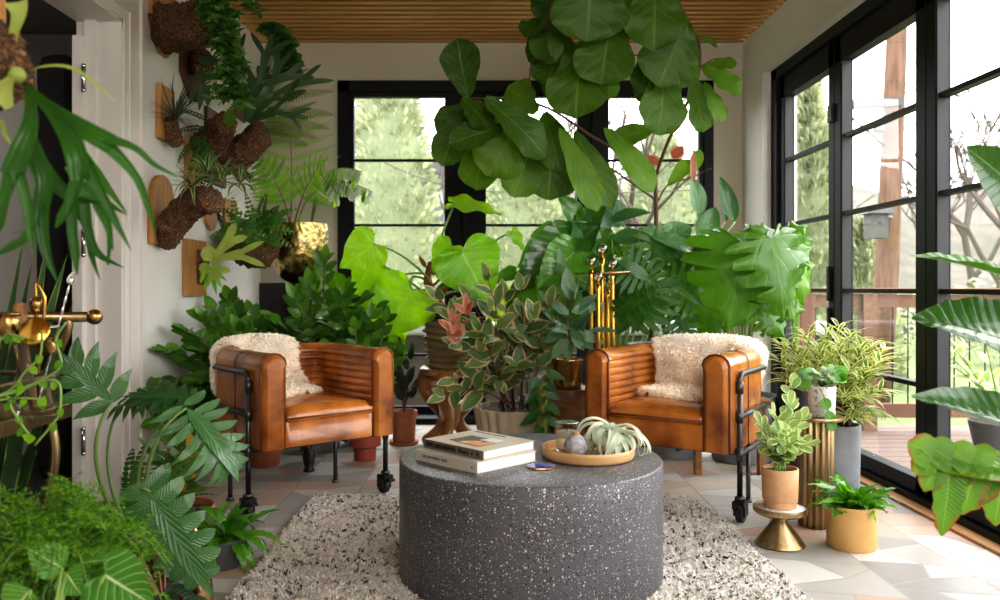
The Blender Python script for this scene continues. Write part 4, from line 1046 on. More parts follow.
# ================================================================ plants, part 1
def hero(L,b,t,w,Y,sh='fiddle',dY=0,n=(0,-1,.35),curl=.25,fold=.12,wave=.12,rnd=None,rg=random,nt=9,nv=3,nw=3):
    B=P(b[0],b[1],Y); T=P(t[0],t[1],Y+dY); d=T-B
    L.leaf(B-V((0,0,0)),d+V((0,-.0,0)),V(n),d.length*1.04,w*Y/F,sh,curl=curl,fold=fold,wave=wave,nw=nw,nt=nt,nv=nv,rnd=rg.random() if rnd is None else rnd)
    return B
def fiddle_fig():
    rg=random.Random(4); base=V((PX(650,5.15),5.15,0))
    t=thing('fiddle_leaf_fig','tall fiddle leaf fig tree arching over the room with large round leaves','fig tree',base)
    pot(t,base,.19,.22,.55,'greycement')
    L=MB(); S_=MB()
    def br(pts,r0,r1): 
        c=crom([P(*p) for p in pts],6); S_.tube(c,[r0+(r1-r0)*i/(len(c)-1) for i in range(len(c))],7); return c
    br([(650,350,5.15),(654,290,5.1),(656,240,5.05),(656,200,5.0),(655,172,5.0)],.018,.012)
    br([(655,190,5.0),(630,160,4.9),(590,135,4.8),(548,108,4.6),(510,100,4.5),(470,98,4.4)],.011,.005)
    br([(656,200,5.0),(625,178,4.9),(600,162,4.8),(570,150,4.7)],.008,.004)
    br([(656,175,5.0),(668,142,4.9),(684,110,4.8),(698,75,4.7),(699,45,4.6),(690,25,4.4),(678,0,4.2),(668,-40,4.0),(650,-90,3.9)],.011,.006)
    br([(699,68,4.65),(712,60,4.65),(722,58,4.65)],.005,.003)
    br([(650,-90,3.9),(610,-60,3.9),(570,-30,3.9),(553,0,4.0),(545,30,4.1),(532,60,4.25),(529,84,4.3)],.008,.003)
    br([(610,-60,3.9),(605,0,3.95),(606,45,4.0),(625,52,4.05),(645,58,4.1)],.006,.003)
    br([(656,205,5.0),(668,185,5.0),(690,178,5.0),(712,168,4.95)],.006,.003)
    LV=[((468,97),(457,41),34,4.4),((462,98),(490,124),28,4.3),((464,110),(442,163),30,4.4),((485,98),(550,150),36,4.2),((536,113),(511,86),34,4.5),((505,126),(452,140),26,4.3),
    ((490,130),(472,186),36,4.45),((520,118),(490,172),46,4.35),((556,122),(548,196),46,4.5),((535,138),(514,194),36,4.5),((560,128),(598,206),24,4.3),((575,132),(612,202),26,4.5),
    ((604,128),(656,186),24,4.7),((658,127),(615,138),20,4.9),((480,108),(438,128),30,4.5),((510,112),(475,150),34,4.5),((545,112),(560,165),30,4.5),
    ((592,-36),(588,38),66,3.8),((612,22),(600,79),52,3.95),((582,44),(574,110),52,4.1),((560,55),(545,82),34,4.2),((546,20),(526,32),24,4.2),((553,6),(557,52),14,4.0),((556,12),(550,60),38,4.15),
    ((655,-25),(655,44),50,3.9),((686,22),(660,84),54,4.0),((646,54),(643,88),22,4.2),((664,68),(664,128),42,4.2),((690,74),(708,130),26,4.6),((703,67),(735,60),13,4.6),((700,67),(742,88),22,4.5),
    ((704,82),(724,120),16,4.6),((699,38),(720,43),12,4.5),((602,64),(600,93),34,4.2),((632,-14),(622,34),32,4.1),((575,-20),(540,20),44,4.1),((560,-30),(552,20),40,4.2),((640,-30),(600,14),40,4.2),
    ((570,30),(530,60),34,4.3),((560,60),(566,100),36,4.35),((640,64),(655,100),30,4.4),((548,70),(537,78),20,4.4),((600,40),(572,72),36,4.3),((585,145),(560,190),24,4.6),((530,100),(505,118),26,4.6)]
    for (b,tt,w,Y) in LV: hero(L,b,tt,w*1.08,Y,'fiddle',nt=13,dY=rg.uniform(-.12,.06),n=(rg.uniform(-.35,.35),-1,rg.uniform(.1,.6)),curl=rg.uniform(.1,.6),wave=.13,rg=rg,fold=.14)
    for (b,tt,w,Y) in (((668,186),(690,160),14,5.0),((690,178),(700,150),12,5.0)): hero(L,b,tt,w,Y,'fiddle',rg=rg,rnd=1)
    L.build('foliage','fiddle',t); S_.build('branch','stembrown',t)
    L=MB()
    for (b,tt,w,Y) in (((672,158),(683,146),14,5.0),((660,165),(648,156),12,5.0),((693,182),(694,150),7,4.9)): hero(L,b,tt,w,Y,'ovate',rg=rg)
    L.build('new_leaf','varpink',t)['kind']='stuff'
fiddle_fig()
def big_philo():
    rg=random.Random(5); Y=5.1; c=V((PX(450,Y),Y,.50))
    t=thing('potted_philodendron','philodendron with huge bright green leaves in a beige ridged pot on the carved wooden stand','potted plant',c)
    b=MB(); h=.30; n=72; rings=64; vs=[]
    for j in range(rings+1):
        q=j/rings
        for k in range(n):
            a=2*PI*k/n; r=.135+.035*q+.013*sin(q*2*PI*7+ .9*sin(a*3)); vs.append(c+V((r*cos(a),r*sin(a),.004+q*h)))
    b.add(vs,[(j*n+k,j*n+(k+1)%n,(j+1)*n+(k+1)%n,(j+1)*n+k) for j in range(rings) for k in range(n)]+[tuple(range(n))[::-1]]); b.build('pot','beigepot',t)
    b=MB(); b.lathe(c,[(.158,h-.02),(.158,h+.04),(.150,h+.042),(.146,h+.01)],40); b.build('inner_pot','darkgreenpot',t,sharp=50)
    b=MB(); b.lathe(c,[(.001,h+.02),(.150,h+.015)],24,close=False); b.build('soil','soil',t)
    S_=MB(); L=MB(); cr=[P(446,312,Y),P(436,296,Y),P(428,278,Y-.02),(P(432,262,Y-.05))]
    S_.tube(crom(cr,5),.022,8)
    for i in range(10): S_.leaf(P(432+rg.uniform(-6,12),300-i*4,Y-.03),V((rg.uniform(-1,1),-.5,1)),V((0,-1,0)),.10,.03,'lance',rnd=.5)
    S_.build('stem','stemred',t)
    S_=MB()
    def leafp(o,b_,tt,w,Yl,n=(0,-1,.3),c_=.3,rnd=None,mid=None,fold=.1,wv=.10):
        A=P(*o,Y-.03); B=P(*b_,Yl); m=P(*mid,(Y+Yl)/2) if mid else (A+B)/2+V((0,0,.06))
        S_.tube(bez(A,m,B,10),[.009-.0035*i/10 for i in range(11)],7); hero(L,b_,tt,w,Yl,'heart',n=n,curl=c_,fold=fold,wave=wv,nw=4,rnd=rnd,rg=rg,nt=14,nv=4)
    leafp((430,280),(374,244),(341,267),44,4.7,(.3,-1,.2),mid=(400,248),rnd=.9)
    leafp((432,272),(455,203),(501,211),34,4.8,(0,-.6,1),mid=(438,240),rnd=1)
    leafp((432,270),(452,246),(433,272),34,4.7,(-.3,-1,.2),mid=(440,256),rnd=.4)
    leafp((434,285),(462,252),(489,302),66,4.5,(.1,-1,.3),mid=(444,275),rnd=.25,c_=.2,fold=.16)
    leafp((430,282),(412,290),(381,336),66,5.0,(.2,-1,.3),mid=(405,268),rnd=1)
    leafp((430,290),(388,300),(404,338),46,5.15,(-.1,-1,.1),mid=(405,288),rnd=.8)
    leafp((430,275),(395,278),(380,300),40,5.2,(-.2,-1,.1),mid=(412,270),rnd=1)
    leafp((436,290),(512,232),(524,250),22,4.8,(.9,-.6,.1),mid=(480,245),rnd=.7)
    leafp((436,298),(500,300),(520,325),44,5.1,(.2,-1,.3),mid=(468,282),rnd=1)
    leafp((432,300),(372,262),(352,300),30,5.1,(.1,-1,.1),mid=(400,270),rnd=.6)
    leafp((436,292),(478,286),(512,270),20,4.9,(0,-.5,1),mid=(455,275),rnd=.3)
    L.build('foliage','brightphilo',t); S_.build('leaf_stalk','stemlight',t)
    # carved wooden stand
    t=thing('plant_stand','carved glossy brown wooden stand with curved legs under the beige ridged pot','plant stand',(c.x,c.y,0))
    b=MB(); b.lathe((c.x,c.y,0),[(.001,.455),(.15,.455),(.185,.468),(.19,.485),(.185,.499),(.001,.499)],40,close=False); b.build('stand_top','carvedwood',t)
    for i in range(3):
        a=R(-100+120*i); p=[]
        for r,z in((.15,.46),(.19,.40),(.175,.32),(.09,.24),(.05,.18),(.08,.11),(.15,.05),(.20,.012)): p.append(V((c.x+r*cos(a+.5*(z-.2)),c.y+r*sin(a+.5*(z-.2)),z)))
        q=crom(p,5); b=MB(); b.tube(q,[.070-.020*abs(sin(PI*j/(len(q)-1)))-.018*j/len(q) for j in range(len(q))],12); b.build('leg','carvedwood',t)
    b=MB(); b.sphere((c.x,c.y,.215),.07,16,(1,1,1.6)); b.build('centre_block','carvedwood',t)
big_philo()
def plant_pot_simple(): pass
def ficus_varieg():
    rg=random.Random(6); Y=4.75; c=V((PX(517,Y),Y,0)); t=thing('potted_rubber_plant','variegated rubber plant with cream edged leaves in a wide cream ribbed pot','potted plant',c)
    pot(t,c,.20,.245,.31,'creamribbed',rib=.035,nrib=22)
    L=MB();S_=MB();L2=MB()
    ends=[(452,318),(440,300),(462,345),(470,300),(488,280),(505,300),(520,290),(535,315),(548,305),(548,335),(535,350),(505,335),(480,330),(455,380),(445,395),(515,365),(500,380),(478,370),(525,325),(492,310)]
    for i,(ex,ey) in enumerate(ends):
        Yl=Y-rg.uniform(.05,.45); B=c+V((rg.uniform(-.12,.12),rg.uniform(-.1,.1),.29)); E=P(ex,ey,Yl); m=(B+E)/2+V((0,0,.14))
        shoot(L,S_,bez(B,m,E,8),6,.165,.085,'ovate',rg,t0=.35,ang=65,r0=.005,curl=.5,wave=.05,up=.5,cam=.9,rn=(0,1))
    for (ex,ey) in((458,335),(466,310),(452,325)):
        E=P(ex,ey,4.25); shoot(L2,None,bez(E+V((0,.1,-.1)),E+V((0,0,-.05)),E,4),4,.12,.055,'ovate',rg,t0=.5,ang=60,cam=1)
    L.build('foliage','varieg',t); S_.build('stem','stembrown',t); L2.build('new_leaf','varpink',t)
ficus_varieg()
def small_middle():
    rg=random.Random(7)
    # vine plant in front of ribbed pot
    Y=4.45; c=V((PX(542,Y),Y,0)); t=thing('potted_pothos','pothos with mid green leaves climbing a moss pole beside the wooden stump','potted plant',c)
    pot(t,c,.07,.085,.12,'darkgreenpot'); b=MB(); b.tube([c+V((0,0,.08)),c+V((0,0,.48))],.03,12); b.build('moss_pole','moss',t)
    L=MB();S_=MB()
    for i in range(22):
        a=i*2.4; z=.12+.42*i/22; p=c+V((0,0,z)); d=V((cos(a),sin(a)-.3,rg.uniform(-.5,.4))); q=p+nz(d)*.04; S_.tube([p,q],.003,4); L.leaf(q,d+V((0,0,-.5)),V((0,-1,.7)),.095,.055,'heart',rnd=rg.random())
    L.build('foliage','bluegreen',t); S_.build('stem','stemlight',t)
    # stump
    Y=4.65; c=V((PX(574,Y),Y,0)); b=MB(); n=24; vs=[]
    pr=[(.17,0),(.165,.1),(.17,.25),(.168,.40),(.160,.43),(.001,.43)]
    for r,z in pr:
        for k in range(n): a=2*PI*k/n; s=1+.06*sin(3*a+1)+.03*sin(7*a); sq=1/max(abs(cos(a)),abs(sin(a)))**.5; vs.append(c+V((r*s*sq*.85*cos(a),r*s*sq*.85*sin(a),z)))
    b.add(vs,[(j*n+k,j*n+(k+1)%n,(j+1)*n+(k+1)%n,(j+1)*n+k) for j in range(len(pr)-1) for k in range(n)]); tag(b.build('stump_stool','stumpwood',sharp=40),'squarish brown wooden stump stool under the brass pot','stool')
    c=V((PX(567,Y),Y-.03,.4315)); t=thing('potted_ficus','young grey green rubber plant in a shiny brass pot on the wooden stump','potted plant',c)
    pot(t,c,.078,.09,.165,'brass',rim=0,rib=.0); L=MB();S_=MB()
    for (ex,ey,Yl) in((562,275,4.5),(575,300,4.4),(552,320,4.5),(590,330,4.3),(570,330,4.3)):
        shoot(L,S_,bez(c+V((rg.uniform(-.02,.02),0,.14)),c+V((0,0,.3)),P(ex,ey,Yl),8),4,.20,.075,'ovate',rg,t0=.5,ang=60,r0=.006,up=.6,cam=.6)
    for (b_,tt,w) in(((570,300),(567,268),15),((571,312),(604,303),12),((571,330),(604,342),12),((568,325),(545,342),13),((568,338),(552,358),12),((572,335),(584,350),9),((569,315),(550,300),10)): hero(L,b_,tt,w,4.45,'ovate',rg=rg,wave=.03)
    L.build('foliage','ficusgrey',t); S_.build('stem','stemred',t)
    # gold lamp
    Y=4.5; c=V((PX(602,Y),Y,0)); t=thing('floor_lamp','gold floor lamp of upright tubes with clear globe bulbs behind the right armchair','lamp',c)
    b=MB(); b.lathe(c,[(.001,.0),(.14,0),(.14,.012),(.02,.02),(.02,.35),(.001,.35)],32,close=False); b.build('base','gold',t,sharp=40)
    for (px,py,pb,dy) in((591,268,372,0),(603,256,388,.03),(612,271,362,-.02),(597,284,370,-.05),(609,290,378,.05)):
        x=PX(px,Y); z=ZY(py,Y); b=MB(); zb_=max(.36,ZY(pb,Y)-.06); pts=crom([c+V((0,dy*.3,.34)),V(((c.x+x)/2,Y+dy*.6,zb_)),V((x,Y+dy,zb_+.07)),V((x,Y+dy,(zb_+z)/2+.04)),V((x,Y+dy,z))],6); b.tube(pts,.0135,12); b.build('tube','gold',t)
        b=MB(); b.sphere((x,Y+dy,z+.04),.030,18); b.build('globe_bulb','globe',t)
        b=MB(); b.tube([(x,Y+dy,z+.0),(x,Y+dy,z+.04)],.009,8); b.build('bulb_socket','gold',t)
    b=MB(); b.tube([P(575,274,Y),P(630,272,Y-.05)],.006,6); b.build('cross_bar','copper',t)
    # terracotta pots left
    Y=820/(440-287)-.12; c=V((PX(404,Y),Y,0)); t=thing('potted_rubber_plant','small dark rubber plant in a terracotta pot right of the left armchair','potted plant',c)
    b=MB(); b.lathe(c,[(.09,0),(.095,.018),(.085,.02)],30); b.build('saucer','terracotta',t)
    pot(t,c+V((0,0,.012)),.070,.082,.20,'terracotta',rim=.045); L=MB();S_=MB()
    for (ex,ey) in((400,352),(410,358),(395,375),(418,380)): shoot(L,S_,bez(c+V((0,0,.18)),c+V((0,0,.28)),P(ex,ey,Y),6),5,.13,.06,'ovate',rg,t0=.4,ang=40,up=.3,cam=1)
    L.build('foliage','rubberdark',t); S_.build('stem','stembrown',t)
    Y=4.75; c=V((PX(365,Y),Y,0)); t=thing('potted_zz_plant','ZZ plant in a stepped red clay pot behind the left armchair','potted plant',c)
    b=MB(); b.lathe(c,[(.001,0),(.062,0),(.065,.075),(.092,.085),(.095,.16),(.088,.16),(.084,.12),(.001,.12)],36,close=False); b.build('pot','redclay',t,sharp=40)
    b=MB(); b.lathe(c,[(.001,.145),(.086,.14)],20,close=False); b.build('soil','soil',t)
    L=MB();S_=MB()
    for (ex,ey) in((385,322),(395,350),(370,318),(355,330),(392,365),(380,372),(345,335)):
        Yl=Y-rg.uniform(-.1,.2); shoot(L,S_,bez(c+V((rg.uniform(-.03,.03),0,.14)),P((365+ex)/2,370,Y),P(ex,ey,Yl),9),12,.125,.075,'ovate',rg,t0=.25,ang=58,mode='alt',r0=.009,cam=.9)
    L.build('foliage','zz',t); S_.build('stem','stem',t)
    Y=820/(470-287)+.12; c=V((PX(264,Y),Y,0)); t=thing('potted_zz_plant','large ZZ plant in a wide brown terracotta pot under the left armchair','potted plant',c)
    pot(t,c,.085,.115,.17,'terracotta',rim=.0); L=MB();S_=MB()
    for (ex,ey,Yl) in((150,385,4.05),(165,350,4.2),(185,330,4.3),(205,318,4.45),(230,300,4.9),(250,315,4.9),(240,330,4.7),(175,395,4.1),(195,380,4.2),(200,350,4.4),(160,420,4.0),(185,430,4.1),(215,310,4.8)):
        shoot(L,S_,bez(c+V((-.03,.05,.15)),P((264+ex*2)/3,(ey+340)/2+5,(Y+Yl)/2+.1),P(ex,ey,Yl),10),15,.14,.088,'ovate',rg,t0=.30,ang=58,mode='alt',r0=.012,cam=.9)
    L.v=[(max(x,XL+.02),y,z) for x,y,z in L.v]; L.build('foliage','zz',t); S_.build('stem','stem',t)
    Y=5.05; c=V((PX(320,Y),Y,0)); t=thing('potted_zz_plant','broad ZZ plant behind the back of the left armchair, below the gold vase','potted plant',c)
    pot(t,c,.12,.15,.28,'greycement'); L=MB();S_=MB()
    for (ex,ey,Yl) in((275,320,4.95),(295,298,4.95),(310,285,4.95),(325,262,4.9),(345,290,4.85),(360,300,4.8),(330,310,4.7),(300,325,4.7),(365,330,4.7),(285,340,4.7),(315,330,4.6),(345,325,4.6),(270,345,4.75),(335,345,4.55),(305,345,4.55),(260,320,5.0),(375,310,4.9)):
        shoot(L,S_,bez(c+V((rg.uniform(-.08,.08),rg.uniform(-.05,.05),.26)),P((320+ex)/2,(ey+380)/2-20,Y-.05),P(ex,ey,Yl),10),12,.145,.085,'ovate',rg,t0=.35,ang=58,mode='alt',r0=.010,cam=.9)
    L.build('foliage','zz',t); S_.build('stem','stem',t)
    # lobed pale leaves near window
    Y=5.3; c=V((PX(362,Y),Y,0)); t=thing('potted_philodendron','pale green lobed philodendron by the left window frame behind the ZZ plants','potted plant',c); pot(t,c,.10,.12,.22,'terracotta'); L=MB();S_=MB()
    for (b_,tt) in(((345,300),(338,285)),((352,310),(368,292)),((360,320),(345,338)),((378,315),(380,350)),((385,330),(400,352)),((340,315),(335,335)),((352,340),(350,360))):
        B=P(*b_,Y); T=P(*tt,Y-.05); S_.tube(bez(c+V((0,0,.2)),(c+B)/2+V((0,0,.2)),B),.004,5); L.hleaf(B,T-B,V((0,-1,.2)),.24,.24,rnd=rg.random(),cuts=4,depth=.35,cw=.3,wave=.1)
    L.build('foliage','monsterabright',t); S_.build('stem','stemlight',t)
small_middle()
def monsteras():
    rg=random.Random(8)
    def pet(S_,A,B,s=.1,r=.007): S_.tube(bez(A,(A+B)/2+V((0,0,s)),B,10),[r*(1-.35*i/10) for i in range(11)],7)
    # big monstera
    Y=4.75; c=V((PX(742,Y),Y,0)); t=thing('potted_monstera','large monstera with glossy split leaves behind the right armchair','potted plant',c); pot(t,c,.17,.20,.38,'greycement')
    L=MB();S_=MB();LB=MB()
    for (b_,tt,w,Yl,n,m_) in(((742,243),(728,335),104,4.35,(-.25,-1,.15),0),((700,262),(716,345),70,4.7,(-.2,-1,.2),0),((772,238),(792,322),84,4.2,(.25,-1,.25),1),((760,262),(780,340),54,4.4,(.3,-1,.2),1),((735,235),(700,232),56,4.6,(0,-.5,1),0),((752,228),(800,232),46,4.4,(.1,-.6,1),1),((720,250),(705,262),40,4.9,(-.3,-1,.4),0),((765,240),(815,262),44,4.3,(.3,-.8,.6),1),((760,300),(790,338),50,4.4,(.3,-1,.2),1),((715,300),(705,345),40,4.8,(-.3,-1,.2),0)):
        B=P(*b_,Yl); T=P(*tt,Yl-.05); pet(S_,c+V((0,0,.36)),B,.12)
        (LB if m_ else L).hleaf(B,T-B,V(n),(T-B).length*1.05,w*Yl/F*1.1,curl=rg.uniform(.4,.9),fold=-.25,wave=.10,nw=5,rnd=rg.uniform(.1,.9),cuts=8,depth=.78,cw=.12 if not m_ else .16,nv=5)
    L.build('foliage','monstera',t); LB.build('young_foliage','monsterabright',t); S_.build('leaf_stalk','stemlight',t)  # right-hand leaves get a brighter green that stands for their backlight
    # dark split philodendron
    Y=4.9; c=V((PX(668,Y),Y,0)); t=thing('potted_philodendron','dark split leaf philodendron in a grey planter behind the left arm of the right armchair','potted plant',c); pot(t,c,.17,.23,.66,'greycement',rim=.02)
    L=MB();S_=MB()
    for (b_,tt,w,Yl,n) in(((652,262),(662,228),50,4.6,(.3,-1,.1)),((650,280),(625,262),60,4.5,(-.2,-1,.5)),((655,285),(635,325),60,4.5,(-.2,-1,.2)),((668,280),(700,300),60,4.6,(.2,-1,.4)),((650,298),(618,310),50,4.4,(0,-.7,.8)),((675,275),(700,245),50,4.8,(.2,-1,.3)),((672,300),(690,335),50,4.7,(.2,-1,.2)),((640,268),(630,240),40,4.9,(-.2,-1,.2)),((690,285),(690,325),46,4.95,(.2,-1,.2))):
        B=P(*b_,Yl); T=P(*tt,Yl-.05); pet(S_,c+V((0,0,.64)),B,.08); L.monstera(B,T-B,V(n),(T-B).length*1.2,w*Yl/F,7,curl=.6,rnd=rg.uniform(0,.7),core=.22,fw=.8,sh='fingern')
    L.build('foliage','monstera',t); S_.build('leaf_stalk','stem',t)
    # bird of paradise like blades
    Y=5.2; c=V((PX(618,Y),Y,0)); t=thing('potted_philodendron','broad leaved philodendron with long glossy blades between the gold lamp and the fig trunk','potted plant',c); pot(t,c,.12,.15,.3,'slate')
    L=MB();S_=MB();LR=MB()
    for (b_,tt,w,Yl,n) in(((640,230),(708,252),20,4.6,(.1,-.8,.8)),((645,240),(712,252),22,4.7,(0,-1,-.2)),((612,240),(652,235),22,4.7,(0,-.7,.8)),((600,248),(570,222),24,4.8,(.1,-1,.4)),((610,222),(648,208),20,4.9,(0,-.6,1)),((608,235),(590,208),20,4.9,(0,-1,.5)),((620,262),(640,330),30,4.9,(0,-1,.1)),((606,250),(590,275),34,4.9,(0,-1,.4)),((620,300),(612,335),30,4.9,(0,-1,.2)),((625,225),(600,200),26,5.0,(0,-1,.5)),((700,215),(695,178),16,5.3,(.2,-1,0)),((660,245),(690,225),26,5.2,(0,-1,.5)),((700,240),(716,208),20,5.3,(0,-1,.2)),((590,262),(556,250),20,5.0,(0,-.8,.7)),((725,222),(728,185),10,5.3,(.2,-1,0)),((735,222),(722,178),14,5.25,(-.1,-1,0))):
        B=P(*b_,Yl); T=P(*tt,Yl-.03); pet(S_,c+V((0,0,.28)),B,.1); L.leaf(B,T-B,V(n),(T-B).length*1.05,w*Yl/F*1.15,'ovate',curl=.5,fold=.25,nt=9,nv=3,rnd=rg.random())
    L.build('foliage','bluegreen',t); S_.build('leaf_stalk','stemlight',t)
    # heart-leaved dark philodendron in the middle
    Y=4.95; c=V((PX(545,Y),Y,0)); t=thing('potted_philodendron','philodendron with wide dark heart shaped leaves left of the gold lamp','potted plant',c); pot(t,c,.13,.16,.34,'greycement')
    L=MB();S_=MB()
    for (b_,tt,w,Yl,n) in(((576,252),(541,284),42,4.55,(-.1,-1,.3)),((570,240),(516,288),46,4.7,(-.3,-1,.2)),((548,280),(524,320),48,4.75,(0,-1,.1)),((575,245),(597,225),34,4.8,(0,-1,.6)),((578,262),(590,290),36,4.8,(.2,-1,.2)),((515,272),(493,282),16,4.8,(0,-.8,.7)),((560,285),(545,312),44,4.6,(.1,-1,.1)),((555,232),(520,262),26,4.9,(-.2,-1,.5)),((596,240),(620,252),30,4.8,(.1,-1,.5)),((560,300),(575,330),38,5.0,(0,-1,.1)),((530,290),(508,312),30,5.05,(0,-1,.1)),((575,215),(560,195),20,4.9,(0,-1,.5)),((585,225),(604,202),24,4.9,(0,-1,.5))):
        B=P(*b_,Yl); T=P(*tt,Yl-.05); pet(S_,c+V((0,0,.3)),B,.1,.006); L.leaf(B,T-B,V(n),(T-B).length*1.1,w*Yl/F*1.1,'heart',curl=.5,fold=.2,wave=.06,nt=12,nv=4,rnd=rg.random())
    L.build('foliage','darkglossy',t); S_.build('leaf_stalk','stem',t)
    # curly leaved right top (trailing)
    Y=4.6; c=V((PX(798,Y),Y,0)); t=thing('potted_philodendron','bright lobed philodendron spilling in front of the glass door corner','potted plant',c); pot(t,c,.10,.12,.5,'blackbox')
    L=MB();S_=MB()
    for (b_,tt,w,Yl,n) in(((790,240),(816,262),40,4.45,(.3,-1,.3)),((795,262),(812,300),46,4.4,(.3,-1,.3)),((785,232),(806,222),36,4.5,(.1,-.7,.8)),((780,262),(788,305),50,4.35,(0,-1,.3)),((800,235),(814,248),30,4.6,(.4,-1,.5)),((790,300),(797,320),34,4.5,(.2,-1,.3))):
        B=P(*b_,Yl); T=P(*tt,Yl-.05); pet(S_,c+V((0,0,.46)),B,.12,.005); L.hleaf(B,T-B,V(n),(T-B).length*1.15,w*Yl/F*1.15,curl=.9,fold=-.3,wave=.2,rnd=rg.uniform(.4,1),cuts=5,depth=.65,cw=.22,nv=5)
    L.build('foliage','monsterabright',t); S_.build('leaf_stalk','stemlight',t)
monsteras()
# ================================================================ plants, part 2: left wall
def WY(px,off=.02): return (XL+off)*F/(px-CX)
def wallpt(px,py,off=.02):
    Y=WY(px,off); return V((XL+off,Y,ZY(py,Y)))
def board(t,px0,px1,pt,pb,m='boardwood',th=.022,top='flat',bot='flat',name='board'):
    y0,y1=WY(px0),WY(px1); ym=(y0+y1)/2; zt=ZY(pt,ym); zb=ZY(pb,ym); w=y1-y0; pts=[]
    def edge(z,kind,s):
        if kind=='flat': return [(y0,z),(y1,z)] if s>0 else [(y1,z),(y0,z)]
        if kind=='point':
            r=[(y0,z-s*.12),(y0+w*.35,z),(y0+w*.65,z),(y1,z-s*.12)]
        if kind=='round': r=[(ym-w/2*cos(PI*i/8),z-s*w/2*(1-sin(PI*i/8))) for i in range(9)]
        return r if s>0 else r[::-1]
    pts=edge(zt,top,1)+edge(zb,bot,-1)
    b=MB(); b.prism([V((XL+.001,y,z)) for y,z in pts],(1,0,0),th); b.build(name,m,t,smooth=False,bevel=.004)
    return V((XL+th,ym,(zt+zb)/2))
def barklog(t,A,B,r0,r1,seed,name='cork_bark',bend=V((0,0,0))):
    rg=random.Random(seed); b=MB(); A=V(A);B=V(B); n=30;k=20; vs=[]
    d=nz(B-A); n=44;k=40; x=nz(V((0,0,1)).cross(d)) if abs(d.z)<.95 else V((1,0,0)); y=d.cross(x)
    for i in range(n+1):
        q=i/n; c=A.lerp(B,q)+bend*sin(PI*q)
        for j in range(k):
            a=2*PI*j/k; p=V((cos(a)*2,sin(a)*2,q*6+seed)); r=(r0+(r1-r0)*q)*(1+.15*noise.noise(p)+.16*noise.noise(p*2.7)+.16*abs(noise.noise(p*6))+.14*noise.noise(p*14))
            if i in(0,n): r*=.75
            vs.append(c+(x*cos(a)+y*sin(a))*r)
    b.add(vs,[(i*k+j,i*k+(j+1)%k,(i+1)*k+(j+1)%k,(i+1)*k+j) for i in range(n) for j in range(k)]+[tuple(range(k))[::-1],tuple(n*k+j for j in range(k))]); return b.build(name,'bark',t)
